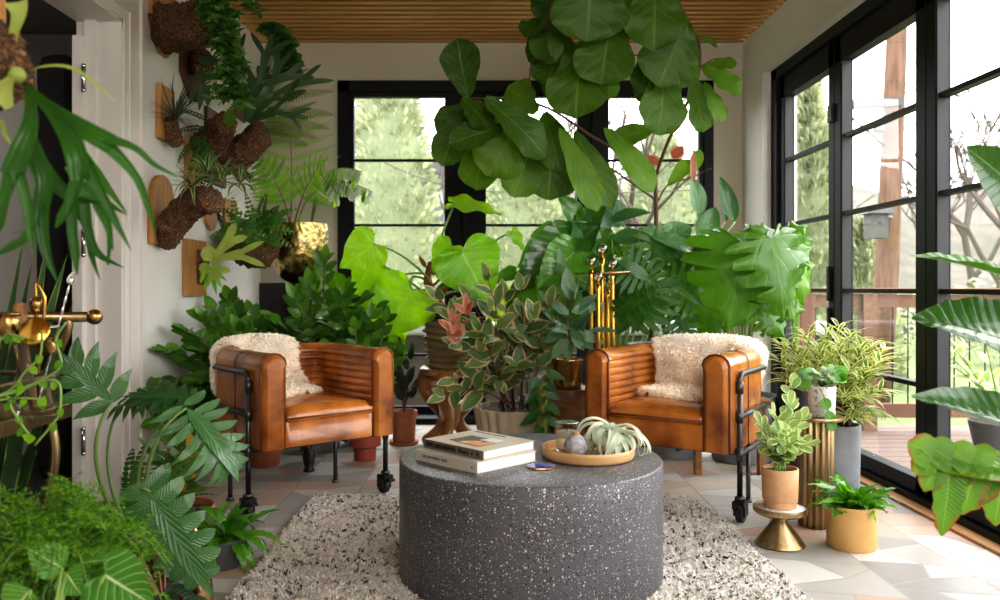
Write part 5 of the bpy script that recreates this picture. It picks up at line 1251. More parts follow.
def wallplants():
    rg=random.Random(9); G='plants mounted on wooden boards along the left wall'
    def mt(lab,p,name='mounted_plant'): return thing(name,lab,'mounted plant',p,0,G)
    # A top board with log
    t=mt('topmost honey wood board with a thick cork log and trailing curly fern',wallpt(163,20)); board(t,152,176,-40,56,bot='point')
    A=wallpt(165,28,.03); B=P(219,22,3.8); barklog(t,A,B,.115,.085,1)
    L=MB();S_=MB()
    def curlyvine(pts,n,sz,w=0.5):
        q=crom([P(*p) for p in pts],8); S_.tube(q,.0035,5); n=int(n*1.3); sz*=.82; w=.36
        for i in range(n):
            p,tg=at(q,i/n*.999); a=i*2.4; d=V((cos(a),sin(a)*.8-.3,rg.uniform(-.6,.5)))
            L.leaf(p+V((rg.uniform(-.02,.02),rg.uniform(-.02,.02),0)),d,V((rg.uniform(-.5,.5),-1,.6)),sz*rg.uniform(.7,1.3),sz*w,'wavy',curl=rg.uniform(.4,1.6),fold=.3,nt=10,nv=1,rnd=rg.random(),twist=rg.uniform(-1,1))
    curlyvine([(215,-8,3.75),(226,20,3.7),(232,60,3.7),(231,100,3.72)],130,.085)
    curlyvine([(212,-10,3.7),(220,25,3.68),(222,50,3.7)],70,.08)
    curlyvine([(228,-20,3.75),(246,0,3.75),(258,14,3.75)],45,.06)
    curlyvine([(200,-12,3.7),(205,5,3.65),(209,22,3.65)],50,.07)
    curlyvine([(231,70,3.7),(240,90,3.7),(243,104,3.72)],30,.07)
    curlyvine([(221,60,3.7),(216,82,3.7),(220,100,3.7)],30,.07)
    L.build('foliage','ferndark',t); S_.build('stem','stem',t)
    # fern arm curling from behind
    t=mt('drooping dark fern frond high in the left corner near the ceiling',wallpt(232,20)); board(t,225,236,0,70,'boarddark')
    L=MB();S_=MB(); q=crom([P(232,24,4.9),P(258,24,4.8),(P(276,30,4.7)),P(288,52,4.7),P(292,75,4.7)],8); S_.tube(q,.004,5)
    for i in range(100):
        p,tg=at(q,(.35+.65*i/100)*.999); a=i*2.4; L.leaf(p,V((cos(a),sin(a)-.3,rg.uniform(-.5,.4))),V((0,-1,.5)),.085,.04,'wavy',curl=1,fold=.3,nt=8,nv=1,rnd=rg.random())
    L.build('foliage','ferndark',t); S_.build('stem','stem',t)
    # B dark board with small round shield fern
    t=mt('long dark pointed board with a small round shield fern, right of the topmost board',wallpt(193,70)); board(t,182,205,38,100,'boarddark',bot='point')
    barklog(t,wallpt(198,62,.03),wallpt(203,66,.12),.08,.05,2)
    L=MB()
    for (b_,tt,w) in(((207,66),(206,56),16),((204,72),(199,80),13),((212,62),(218,60),12),((202,85),(188,104),8),((206,85),(208,106),8),((203,85),(199,110),7)):
        Y=4.55; hero(L,b_,tt,w,Y,'round' if w>9 else 'strap',rg=rg,rnd=rg.random(),wave=.05,n=(.3,-1,.2))
    L.build('foliage','staggrey',t)
    # C tillandsia
    t=mt('small reddish bark board with a spiky thin leaved air plant',wallpt(166,112)); board(t,159,173,87,141,'boardwood',th=.03)
    C=wallpt(176,128,.07); barklog(t,C+V((-.06,0,.02)),C+V((.02,-.02,-.09)),.065,.03,3)
    L=MB(); C=wallpt(176,120,.10)
    for i in range(64):
        a=rg.uniform(0,2*PI); e=rg.uniform(-.4,1.4); d=V((cos(a)*cos(e)*.9+.15,sin(a)*cos(e)-.15,sin(e))); L.leaf(C,d,V((0,0,1)) if e<1 else V((0,-1,0)),rg.uniform(.12,.30),.009,'grass',curl=rg.uniform(.4,1.8),fold=.3,nt=9,nv=1,rnd=rg.random())
    L.build('foliage','tilland',t)
    # D big staghorn with bark
    t=mt('broad dark staghorn fern on a big rough piece of cork bark',wallpt(215,140)); board(t,207,226,112,185,'boarddark')
    barklog(t,wallpt(214,160,.05),P(263,132,4.8),.10,.075,4,bend=V((0,0,-.05))); barklog(t,wallpt(208,148,.05),P(226,122,4.55),.10,.06,5)
    L=MB(); r2=random.Random(3)
    for (b_,tt,w,Yl) in(((247,120),(251,62),13,4.55),((249,120),(268,48),16,4.5),((250,122),(290,66),15,4.5),((250,122),(296,100),12,4.45),((247,122),(256,85),16,4.5)):
        B=P(*b_,Yl);T=P(*tt,Yl-.1); L.stag(B,T-B,V((.1,-1,.2)),(T-B).length*.52,w*Yl/F*.8,2,.25,r2.random(),r2,.42)
    L.build('foliage','staggrey',t)
    L=MB()
    for (b_,tt,w,Yl) in(((232,108),(228,126),13,4.3),((240,112),(240,94),14,4.35),((228,102),(222,90),12,4.4)): hero(L,b_,tt,w,Yl,'round',rg=rg,wave=.15)
    L.build('shield_leaf','fernolive',t)
    L=MB()
    for i in range(7):
        B=P(214,125+i*4,4.5); a=R(150+i*22); L.frond(B,V((cos(a)*.6,-.4,sin(a)-.1)),V((.5,-.5,.8)),.26,.09,14,1.2,rnd=.3,nt=3,sh='lance')
    L.build('frond','ferndark',t)
    # E rounded board with log and striped plant
    t=mt('rounded orange wood board with a cork log and striped spider like plant',wallpt(161,210)); board(t,151,173,175,245,'boardwood',th=.03,top='round')
    A=wallpt(167,233,.05); B=P(213,200,4.0); barklog(t,A,B,.072,.066,6,bend=V((0,0,.05)))
    barklog(t,wallpt(167,243,.05),wallpt(169,222,.10),.05,.06,16)
    L=MB()
    for (cx,cy,Yc,k,ls) in((192,188,4.0,16,1),(207,176,4.0,26,1.1),(222,182,3.98,24,1),(240,184,4.0,20,.9),(250,180,4.05,12,.8)):
        C=P(cx,cy,Yc)
        for i in range(k): a=i*2.4; e=rg.uniform(-.1,1.2); L.leaf(C,V((cos(a)*cos(e),sin(a)*cos(e)-.2,sin(e))),V((0,-.3,1)),rg.uniform(.11,.2)*ls,.020,'strap',curl=rg.uniform(.8,2.4),fold=.25,nt=8,nv=1,rnd=rg.random())
    L.build('foliage','spider',t)
    # dark boards
    t=mt('narrow bark covered board above the rounded board, partly behind striped leaves',wallpt(194,160)); board(t,187,201,138,196,'boardwood'); barklog(t,wallpt(195,150,.02),wallpt(195,140,.05),.035,.03,7)
    L=MB(); C=wallpt(196,150,.08)
    for i in range(16): a=rg.uniform(0,6.28); L.leaf(C,V((cos(a)*.8+.3,sin(a)-.3,rg.uniform(-.2,1))),V((0,0,1)),rg.uniform(.1,.22),.012,'grass',curl=1.5,nt=7,nv=1,rnd=rg.random())
    L.build('foliage','staggrey',t)
    t=mt('narrow dark orange board low behind the striped plant',wallpt(212,215)); board(t,206,218,192,231,'boardwood',bot='round')
    L=MB(); C=wallpt(217,212,.06)
    for i in range(26): a=rg.uniform(-1.4,1.4); L.leaf(C,V((cos(a)+.2,sin(a)*.4-.5,sin(a)*.9)),V((0,-.5,1)),rg.uniform(.1,.2),.008,'grass',curl=.8,nt=6,nv=1,rnd=rg.random())
    L.build('foliage','tilland',t)
    # F small staghorn
    t=mt('square cut light board with a young pale staghorn fern, lowest on the wall',wallpt(194,267)); board(t,185.5,205,240,296,'boardwood',th=.03)
    barklog(t,wallpt(200,250,.03),wallpt(199,284,.03),.055,.04,8)
    L=MB(); r2=random.Random(12)
    for (b_,tt,w,Yl) in(((214,258),(232,236),12,4.5),((212,260),(246,252),10,4.5),((214,262),(218,272),10,4.45)):
        B=P(*b_,Yl);T=P(*tt,Yl-.05); L.stag(B,T-B,V((.1,-1,.3)),(T-B).length*.8,w*Yl/F,1,.4,r2.random(),r2,.4)
    hero(L,(210,262),(208,246),16,4.5,'round',rg=rg); hero(L,(206,262),(204,274),12,4.55,'round',rg=rg)
    L.build('foliage','stagpale',t)
    L=MB()
    for (b_,tt) in(((210,272),(204,292)),((212,272),(216,294)),((212,270),(222,288)),((210,268),(226,280)),((208,276),(208,286)),((205,270),(200,284))): hero(L,b_,tt,5,4.45,'strap',rg=rg)
    L.build('lower_leaf','brightphilo',t)
    # H basket of bark with fern
    t=mt('bark basket board with a leafy green fern, beside the gold glass vase',wallpt(230,220)); board(t,225,237,200,242,'boardwood')
    barklog(t,wallpt(233,238,.05),P(263,248,5.0),.10,.11,9,bend=V((0,0,-.03)))
    L=MB();S_=MB()
    for i in range(46):
        B=P(rg.uniform(238,268),rg.uniform(222,240),4.95); a=rg.uniform(-.6,3.6); d=V((cos(a),-.4,sin(a))); L.frond(B,d,V((0,-1,.4)),rg.uniform(.10,.2),.09,7,1.0,rnd=rg.random(),nt=4,sh='lance',pw=.02)
    for (ex,ey) in((275,215),(280,232),(270,255),(262,200),(285,220)):
        B=P(258,235,5.0);E=P(ex,ey,4.9); L.frond(B,E-B+V((0,0,.1)),V((0,-1,.5)),(E-B).length*1.1,.13,14,.8,rnd=rg.random(),nt=3,sh='lance')
    L.build('foliage','zz',t)
    # aerial roots
    b=MB()
    for i in range(40): x=rg.uniform(244,268); b.tube([P(x,240,4.95),P(x+rg.uniform(-3,3),250,4.9),P(x+rg.uniform(-5,5),rg.uniform(252,262),4.9)],.003,4)
    b.build('root','stembrown',t)['kind']='stuff'
    # silver fern by window
    t=thing('hanging_fern','silvery white and green fern sprig hanging at the left window frame','hanging plant',P(320,160,5.6))
    L=MB();S_=MB();LG=MB(); B=P(295,235,5.65)
    for (m_,e_) in(((312,150),(362,172)),((315,152),(350,190)),((320,150),(338,198)),((316,160),(372,192))):
        q=bez(P(310,240,5.6),P(*m_,5.5),P(*e_,5.4),16); S_.tube(q,.003,5)
        for i in range(30):
            p,tg=at(q,(.55+.45*i/30)*.999); (L if i%3 else LG).leaf(p,V((rg.uniform(-.5,.5),-.3,-1)),V((rg.uniform(-.5,.5),-1,0)),rg.uniform(.05,.12),.028,'wavy',curl=.6,nt=7,nv=1,rnd=rg.random())
    L.build('silver_leaf','airplant',t); LG.build('green_leaf','brightphilo',t); S_.build('stem','stem',t)
    # vase on black pedestal
    Y=5.35; x=PX(300,Y); z=ZY(283,Y)
    t=thing('pedestal','tall black wooden pedestal under the gold mercury glass vase in the back left corner','pedestal',(PX(287,Y),Y,0)); b=MB(); b.box((PX(289,Y),Y,z/2),(.30,.34,z)); b.build('body','blackbox',t,smooth=False,bevel=.006)
    t=thing('glass_vase','large gold and smoky mercury glass vase holding a tall bright fern','vase',(x,Y,z))
    pr=[(.001,.001),(.07,.001),(.12,.03),(.165,.10),(.185,.19),(.186,.28),(.178,.385),(.172,.385),(.178,.28),(.17,.14),(.11,.05),(.001,.03)]
    b=MB(); b.lathe((x,Y,z+.0),pr,48,close=False); b.build('vase_body','mercuryglass',t,sharp=70)
    b=MB(); b.lathe((x,Y,z+.0),[(.001,.31),(.174,.31)],24,close=False); b.build('soil','soil',t)
    S_=MB();L=MB(); C=V((x-.05,Y,z+.31))
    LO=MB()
    for (mx,my,ex,ey,Yl,w,k,f0) in((297,170,284,88,5.2,.62,9,.32),(288,190,256,158,5.1,.34,8,.4),(302,180,328,158,5.0,.40,8,.4),(300,215,308,196,4.95,.30,7,.45)):
        B=C+V((rg.uniform(-.03,.03),rg.uniform(-.03,.03),0)); M_=P(mx,my,(Y+Yl)/2+.1); E=P(ex,ey,Yl); q=bez(B,M_,E,22)
        S_.tube(q,[.006*(1-.8*i/22) for i in range(23)],5)
        for i in range(k):
            f=f0+(1-f0)*i/k; p,tg=at(q,f*.999); pr_=(1-((f-f0)/(1-f0))**2.2)**.7+.08
            nn=V((0,-.85,.5)); nn=nz(nn-tg*nn.dot(tg))
            for sg in(-1,1):
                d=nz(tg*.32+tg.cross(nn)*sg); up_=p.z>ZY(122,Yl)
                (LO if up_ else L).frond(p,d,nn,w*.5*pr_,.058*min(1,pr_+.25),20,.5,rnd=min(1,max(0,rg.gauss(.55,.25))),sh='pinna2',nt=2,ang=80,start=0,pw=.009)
    LO.build('shaded_frond','fernolive',t)['kind']='stuff'  # upper pinnae of the same fern, in the olive leaf colour
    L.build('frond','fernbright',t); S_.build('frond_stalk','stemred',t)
    t=mt('olive toned fern spreading from the wall above the bright fern',wallpt(240,95)); board(t,236,246,85,120,'boarddark')
    S_=MB();L=MB()
    for (ex,ey,w) in((312,88,.17),(327,95,.20),(327,118,.22),(322,132,.20),(300,150,.2),(305,74,.14),(310,142,.18),(290,60,.16),(275,48,.14)):
        B=P(262,(ey+105)/2+4,5.0); E=P(ex,ey,4.9); L.frond(B,(E-B)+V((0,0,.06)),V((0,-.8,.7)),(E-B).length*1.05,w,26,.3,rg.uniform(.2,.8),S_,sh='lance',nt=3,ang=85,start=.0,pw=.0075)
        S_.tube(bez(wallpt(241,100,.03),P(250,100,5.1),B,6),.003,4)
    L.build('frond','fernolive',t); S_.build('frond_stalk','stemred',t)
SH['pinna2']=lambda t:(1-t)**.5+.05
wallplants()
# ================================================================ plants, part 3: right side
def rightside():
    rg=random.Random(14)
    # peperomia on hourglass table
    Y=3.18; c=V((PX(780,Y),Y,0)); t=thing('side_table','small hourglass shaped brass side table with a pale top','side table',c)
    b=MB(); b.lathe(c,[(.001,.001),(.090,.001),(.094,.006),(.092,.012),(.028,.095),(.024,.108),(.030,.118),(.001,.118)],48,close=False); b.build('base','brassbrush',t,sharp=40)
    b=MB(); b.lathe(c,[(.001,.114),(.030,.114),(.085,.120),(.100,.130),(.102,.140),(.100,.150),(.096,.150),(.094,.144),(.001,.144)],56,close=False); b.build('tray_top','brassbrush',t,sharp=40)
    b=MB(); b.lathe(c,[(.001,.1445),(.0935,.1445),(.0935,.147),(.001,.147)],40,close=False); b.build('stone_inlay','speckwhite',t)
    c2=c+V((0,0,.148)); t=thing('potted_peperomia','peperomia with cream edged leaves in a tan clay pot on the hourglass brass table','potted plant',c2)
    b=MB(); b.lathe(c2,[(.055,0),(.060,.002),(.0605,.028),(.064,.030),(.066,.034),(.069,.150),(.067,.152),(.063,.152),(.062,.135),(.001,.133)],44,close=True); b.build('pot','tanclay',t,sharp=50)
    b=MB(); b.lathe(c2,[(.001,.140),(.062,.138)],20,close=False); b.build('soil','soil',t)
    L=MB();S_=MB()
    for (ex,ey,Yl) in((792,388,3.2),(775,415,3.1),(800,420,3.2),(768,440,3.1),(785,430,3.05),(806,445,3.1),(762,425,3.2),(790,405,3.15),(778,440,3.0),(798,440,3.0)):
        shoot(L,S_,bez(c2+V((rg.uniform(-.02,.02),0,.14)),c2+V((rg.uniform(-.02,.02),0,.22)),P(ex,ey,Yl),8),12,.078,.048,'obovate',rg,t0=.2,ang=55,curl=.3,fold=.2,r0=.005,cam=.6)
    L.build('foliage','peperomia',t); S_.build('stem','stemlight',t)
    # bird nest fern in ochre pot
    Y=3.16; c=V((PX(851.5,Y),Y,0)); t=thing('potted_bird_nest_fern','glossy green fern with curling leaves in an ochre cylinder pot on the tiled floor','potted plant',c)
    pot(t,c,.090,.094,.165,'ochreclay'); L=MB()
    for i in range(46):
        a=i*2.4; e=rg.uniform(.1,1.25); C=c+V((rg.uniform(-.04,.04),rg.uniform(-.04,.04),.15)); L.leaf(C,V((cos(a)*cos(e),sin(a)*cos(e),sin(e))),V((0,-.2,1)),rg.uniform(.10,.19),rg.uniform(.028,.05),'lance',curl=rg.uniform(.8,2.2),fold=.3,wave=.25,nt=9,nv=2,rnd=rg.random())
    for (tx,ty) in((896,514),(814,485),(836,478),(822,508),(888,500)):
        B=c+V((0,-.02,.17)); T=P(tx,ty,3.05); L.leaf(B,T-B+V((0,0,.05)),V((0,-.4,1)),(T-B).length*1.05,.045,'lance',curl=.7,fold=.25,wave=.2,nt=9,nv=2,rnd=.8)
    L.build('foliage','nest',t)
    # fluted pedestal
    Y=3.44; c=V((PX(816,Y),Y,0)); t=thing('pedestal','fluted brass column pedestal with a round top plate','pedestal',c)
    b=MB(); b.lathe(c,[(.064,.0),(.066,.004),(.066,.44),(.064,.445)],144,rib=.075,nrib=16); b.build('fluted_column','brassbrush',t,sharp=70)
    b=MB(); b.lathe(c,[(.001,.445),(.108,.447),(.110,.455),(.108,.461),(.001,.461)],48,close=False); b.build('top_plate','brassbrush',t,sharp=40)
    c2=c+V((.02,-.01,.462)); t=thing('potted_trailing_plant','trailing round leaved plant in a white speckled pot on the fluted brass pedestal','potted plant',c2)
    pot(t,c2,.052,.056,.125,'speckwhite'); L=MB();S_=MB()
    for i in range(26):
        a=i*2.4; e=rg.uniform(-.2,1.2); C=c2+V((0,0,.12)); p=C+V((cos(a)*.05,sin(a)*.05,.03+.05*rg.random())); S_.tube([C,p],.002,4); L.leaf(p,V((cos(a),sin(a)-.3,rg.uniform(-.6,.5))),V((0,-.8,.7)),rg.uniform(.045,.07),.045,'round',curl=.5,nt=5,rnd=rg.random())
    q=bez(c2+V((-.03,-.05,.12)),c2+V((-.03,-.09,.12)),c2+V((.0,-.085,-.01)),8); S_.tube(q,.002,4)
    for f in(.5,.8,.95): p,tg=at(q,f); L.leaf(p,V((.2,-.2,-1)),V((0,-1,.2)),.055,.045,'round',curl=.2,nt=5,rnd=.5)
    L.build('foliage','nest',t); S_.build('stem','stem',t)
    # song of india
    Y=4.02; c=V((PX(838,Y),Y,0)); t=thing('potted_dracaena','yellow and green striped dracaena in a tall grey cement planter by the glass door','potted plant',c)
    pot(t,c,.098,.105,.33,'greycement'); L=MB();S_=MB()
    for (ex,ey,Yl) in((778,360,4.0),(790,345,4.1),(805,335,4.0),(820,350,3.9),(826,330,4.15),(840,345,3.9),(850,335,4.05),(862,345,3.95),(872,345,4.05),(880,362,3.95),(868,372,3.85),(850,370,3.8),(835,375,3.8),(880,392,3.9),(862,400,3.8),(845,398,3.75),(800,365,3.9),(785,380,4.0),(872,415,3.85),(815,370,3.85),(855,420,3.8),(780,345,4.2),(838,325,4.2),(885,350,4.1)):
        q=bez(c+V((rg.uniform(-.05,.05),rg.uniform(-.05,.05),.32)),P((838+ex)/2,(ey+415)/2-8,(Y+Yl)/2),P(ex,ey,Yl),8); S_.tube(q,.005,5)
        for i in range(20):
            p,tg=at(q,(.5+.5*i/20)*.999); a=i*2.4; u_=V((cos(a),sin(a),0)); d=nz(tg*.6+u_*.9+V((0,0,.25)))
            L.leaf(p,d,V((0,0,1))-u_*.2,rg.uniform(.11,.17),.026,'lance',curl=rg.uniform(.6,1.8),fold=.3,nt=6,nv=1,rnd=rg.random())
    L.build('foliage','songofindia',t); S_.build('stem','stembrown',t)
    # items behind right chair seen under it
    for (px,py,lab) in((693,466,'brown wooden leg of a low table visible beneath the right armchair'),): pass
    t=thing('stool','low brown wooden stool behind the right armchair, its legs showing beneath the seat','stool',(1.22,4.38,0))
    for x in(1.13,1.47):
        b=MB(); b.box((x,4.38,.19),(.035,.05,.38)); b.build('leg','stumpwood',t,smooth=False,bevel=.003)
    b=MB(); b.box((1.30,4.38,.39),(.42,.16,.025)); b.build('seat','stumpwood',t,smooth=False,bevel=.004)
    # bird of paradise at the right edge
    c=V((1.52,1.75,0)); t=thing('bird_of_paradise_plant','large bird of paradise plant whose broad leaves reach in from the right edge','potted plant',c); pot(t,c,.15,.18,.34,'slate')
    L=MB();S_=MB();LT=MB()
    for (b_,tt,w,Yl,n,cu) in(((1075,235),(976,150),52,1.75,(-.5,-.9,.2),.2),((1085,310),(926,236),40,1.65,(0,-.25,1),.35),((1080,375),(938,300),70,1.7,(.1,-.7,.8),.5),((1090,455),(928,386),56,1.6,(0,-.5,1),.25)):
        B=P(*b_,Yl);T=P(*tt,Yl-.05); S_.tube(bez(c+V((rg.uniform(-.05,.05),rg.uniform(-.05,.05),.32)),c+V((0,0,.7)),B,12),[.012-.005*i/12 for i in range(13)],8)
        L.leaf(B,T-B,V(n),(T-B).length*1.04,w*Yl/F*1.3,'ovate',curl=cu,fold=.35,wave=.05,nw=6,nt=16,nv=4,rnd=rg.random())
    L.build('leaf_blade','paradise',t)
    B=P(1060,478,1.6);T=P(922,455,1.55); S_.tube(bez(c+V((0,0,.32)),c+V((0,0,.5)),B,10),.010,8)
    LT.leaf(B,T-B,V((0,-.5,.9)),(T-B).length*1.0,.10,'ovate',curl=.3,fold=.2,nt=12,nv=3,rnd=.5)
    r2=random.Random(4)
    for f,ln,wd,dx in((.42,.11,.07,-.2),(.52,.075,.05,-.25),(.62,.10,.06,-.3),(.70,.05,.05,-.4),(.80,.145,.055,-.15),(.88,.07,.05,-.5),(.95,.045,.045,-.8)):
        p=B.lerp(T,f); LT.leaf(p,V((dx,-.15,-1)),V((0,-1,.3)),ln,wd,'finger',curl=.35,fold=.15,wave=.2,nt=9,nv=2,rnd=r2.random())
    for f in(.5,.65,.8,.93): LT.leaf(B.lerp(T,f),V((-.7,.1,.5)),V((0,-1,.6)),.05,.065,'finger',curl=.6,nt=5,nv=2,rnd=r2.random())
    LT.build('torn_leaf','paradisetorn',t); S_.build('leaf_stalk','stemlight',t)
rightside()
# ================================================================ plants, part 4: left foreground
def leftside():
    rg=random.Random(15)
    # big staghorn
    Y=1.30; c=P(14,75,Y); t=thing('mounted_staghorn_fern','giant staghorn fern with long forked leaves on a cork mount, nearest at the upper left','mounted plant',c)
    b=MB(); b.prism([P(-60,-40,Y+.05),P(-4,-40,Y+.05),P(-2,100,Y+.05),P(-30,125,Y+.05),P(-60,100,Y+.05)],(0,1,0),.03); b.build('board','boardwood',t,smooth=False,bevel=.004)
    barklog(t,P(-18,40,Y),P(-6,86,Y-.03),.05,.055,20)
    b=MB(); b.tube([P(-30,-40,Y+.065),V((PX(-30,Y),Y+.065,ZC))],.002,5); b.build('hanging_wire','steel',t)
    L=MB(); r2=random.Random(6)
    def chain(pts,ws,Yv,n=(0,-1,.2),rnd=.3):
        ws=[x*.8 for x in ws]
        q=crom([P(x,y,Yv+dz) for x,y,dz in pts],5); m=len(q); vs=[];uv=[]
        for i,p in enumerate(q):
            f=i/(m-1); x=f*(len(ws)-1); k=min(int(x),len(ws)-2); w=(ws[k]*(1-(x-k))+ws[k+1]*(x-k))*Yv/F*.5
            tg=nz(q[min(i+1,m-1)]-q[max(i-1,0)]); nn=V(n); nn=nz(nn-tg*nn.dot(tg)); s=tg.cross(nn)
            for v in(-1,-.5,0,.5,1): vs.append(p+s*w*v+nn*(w*.35*abs(v)**1.5)); uv.append((.5+.5*v,f))
        L.add(vs,[(i*5+j,i*5+j+1,(i+1)*5+j+1,(i+1)*5+j) for i in range(m-1) for j in range(4)],uv,rnd)
    chain([(24,84,0),(50,108,-.05),(85,130,-.08),(112,145,-.08)],[5,16,22,24],Y,rnd=.5)
    chain([(105,142,-.08),(135,175,-.06),(148,205,-.05),(156,233,-.04)],[16,10,8,1],Y,rnd=.6)
    chain([(105,138,-.08),(135,148,-.08),(155,165,-.07),(178,177,-.05)],[12,8,6,1],Y,rnd=.5)
    chain([(30,88,0),(60,120,-.07),(76,150,-.1),(82,180,-.1)],[6,20,26,24],Y,rnd=.35)
    chain([(80,172,-.1),(72,200,-.1),(62,218,-.1),(56,228,-.1)],[18,14,12,2],Y,rnd=.4)
    chain([(84,160,-.1),(100,190,-.09),(115,220,-.08),(131,250,-.07)],[16,12,9,1],Y,rnd=.3)
    chain([(75,190,-.1),(73,225,-.1),(76,255,-.1),(77,275,-.1)],[14,13,11,2],Y,rnd=.25)
    chain([(90,175,-.09),(98,205,-.08),(108,225,-.08),(113,250,-.07)],[13,11,10,2],Y+.05,rnd=.6)
    chain([(28,88,-.02),(32,120,-.08),(24,150,-.1),(15,175,-.12)],[6,20,28,30],Y-.03,rnd=.3)
    chain([(14,170,-.12),(5,200,-.12),(0,225,-.12),(-8,240,-.12)],[20,14,12,2],Y-.03,rnd=.35)
    chain([(18,170,-.12),(28,205,-.12),(30,230,-.12),(34,254,-.12)],[16,12,10,2],Y-.03,rnd=.5)
    chain([(30,140,-.08),(45,180,-.09),(42,215,-.09),(46,250,-.09),(57,281,-.09)],[20,24,20,13,2],Y,rnd=.2)
    chain([(40,200,-.09),(28,235,-.09),(10,248,-.09),(-6,256,-.09)],[16,12,10,3],Y,rnd=.5)
    chain([(42,165,-.09),(62,190,-.09),(80,200,-.08),(105,203,-.08)],[18,16,9,1],Y+.04,rnd=.2)
    chain([(70,165,-.02),(88,195,0),(110,205,0),(127,215,0)],[14,14,8,1],Y+.1,rnd=.7)
    chain([(85,200,0),(90,235,0),(100,255,0),(124,268,0)],[14,12,9,1],Y+.1,rnd=.4)
    chain([(72,200,0),(86,225,0),(92,255,0),(100,280,0)],[12,10,8,1],Y+.12,rnd=.5)
    chain([(60,110,0),(80,150,.02),(98,175,.02),(126,212,.02)],[10,14,14,2],Y+.08,rnd=.8)
    chain([(100,200,.05),(108,225,.05),(110,240,.05),(108,265,.05)],[8,8,7,3],Y+.08,rnd=.6)
    L.build('foliage','staghorn',t); L=MB()
    chain([(15,72,0),(14,40,-.02),(20,15,-.03),(18,2,-.03)],[8,12,20,30],Y,rnd=.6)
    chain([(15,75,0),(5,90,-.04),(10,108,-.05)],[10,28,12],Y-.04,rnd=.9)
    chain([(20,78,0),(40,68,-.03),(75,70,-.05),(115,101,-.05)],[5,9,8,1],Y,(0,-.6,.8),rnd=.3)
    chain([(2,120,0),(6,135,-.02),(14,148,-.02)],[6,6,1],Y,rnd=.6); 
    L.build('shield_leaf','stagpale',t)
    b=MB(); b.sphere(P(17,75,Y-.04),.013,14); b.build('bud','stagpale',t)
    # bar cart
    cx=-1.02; t=thing('bar_cart','antique brass bar cart with curved legs at the left edge','bar cart',(-1.28,1.4,0))
    m='brassbrush'
    def rail(z,nm,r=.011):
        b=MB(); pts=[(-1.02,.75),(-1.02,1.95),(-1.06,2.0),(-1.48,2.0),(-1.52,1.95),(-1.52,.75),(-1.48,.70),(-1.06,.70)]; q=[V((x,y,z)) for x,y in pts]; b.tube(q,r,8,closed=True); b.build(nm,m,t)
    rail(.79,'gallery_rail',.007)
    b=MB(); 
    for z in(.70,.25): b.box((-1.27,1.35,z),(.50,1.30,.008))
    b.build('glass_shelf','glassware',t,smooth=False)
    for z in(.70,.25):
        b=MB()
        b.box((-1.02,1.35,z),(.012,1.32,.034)); b.box((-1.52,1.35,z),(.012,1.32,.034)); b.box((-1.27,2.0,z),(.5,.012,.034)); b.box((-1.27,.70,z),(.5,.012,.034)); b.build('shelf_frame',m,t,smooth=False,bevel=.002)
    for y in(2.0,.70):
        b=MB(); b.tube([(-1.60,y,.927),(-.965,y,.927)],.0125,12); o=b.build('handle_bar',m,t)
        
        for xx in(-.955,-1.61): b=MB(); b.sphere((xx,y,.927),.019,16); b.build('ball_finial','brass',o)
        for x,s in((-1.02,1),(-1.52,-1)):
            b=MB(); b.tube(crom([(x,y,.927),(x-.0*s,y,.90),(x-.02*s,y,.85),(x-.045*s,y,.80),(x-.05*s,y,.72),(x-.03*s,y,.60),(x-.05*s,y,.48),(x-.09*s,y,.36),(x-.07*s,y,.24),(x,y,.13),(x,y,.055)],4),.0115,10)
            o=b.build('leg',m,t)
            b=MB(); b.lathe((x,y,.03),[(.001,-.01),(.024,-.01),(.03,0),(.024,.01),(.001,.01)],18,M=Matrix.Rotation(PI/2,3,'X'),close=False); b.build('caster','blackrubber',o)
    SZ=.7045
    # tumbler with bar tools
    g=V((PX(38,1.87),1.87,SZ)); t=thing('mixing_glass','clear mixing glass on the bar cart holding brass bar tools','glass',g)
    b=MB(); b.lathe(g,[(.001,0),(.042,0),(.044,.02),(.046,.205),(.044,.205),(.041,.02),(.001,.018)],30,close=False); b.build('glass_body','glassware',t)
    b=MB(); b.lathe(g,[(.045,.202),(.047,.205),(.045,.207)],30); b.build('rim','steel',t)
    g2=V((PX(8,1.8),1.8,SZ)); t=thing('decanter','faceted clear glass decanter with a brass stopper at the left edge of the cart','decanter',g2)
    b=MB(); b.lathe(g2,[(.001,0),(.045,0),(.048,.01),(.046,.12),(.03,.15),(.018,.165),(.018,.19),(.022,.193)],12,close=False); b.build('glass_body','glassware',t,smooth=False)
    b=MB(); b.lathe(g2+V((0,0,.19)),[(.001,0),(.019,0),(.024,.01),(.024,.035),(.018,.045),(.001,.046)],20,close=False); b.build('stopper','brass',t,sharp=40)
    def tool(nm,lab,f):
        t=thing(nm,lab,'bar tool',g+V((0,0,.02)),0,'bar tools standing in the mixing glass'); f(t)
    def jig(t):
        b=MB(); C=P(38,336,1.80); M=Matrix.Rotation(R(65),3,'X')@Matrix.Rotation(R(12),3,'Y')
        b.lathe(C,[(.030,.028),(.028,.03),(.010,-.02),(.009,-.025),(.022,-.06),(.024,-.062)],28,M=M,close=False); b.build('cup','brass',t); b=MB(); b.lathe(C,[(.0275,.027),(.012,-.015),(.001,-.016)],28,M=M,close=False); b.build('cup_inside','brassinner',t)  # cup inside in darker brass: the shade of the hollow is in the colour
        b=MB(); b.lathe(C,[(.030,.026),(.0315,.029),(.029,.031)],28,M=M); b.build('rim','gold',t)
    tool('jigger','double ended brass jigger, its round mouth facing out of the mixing glass',jig)
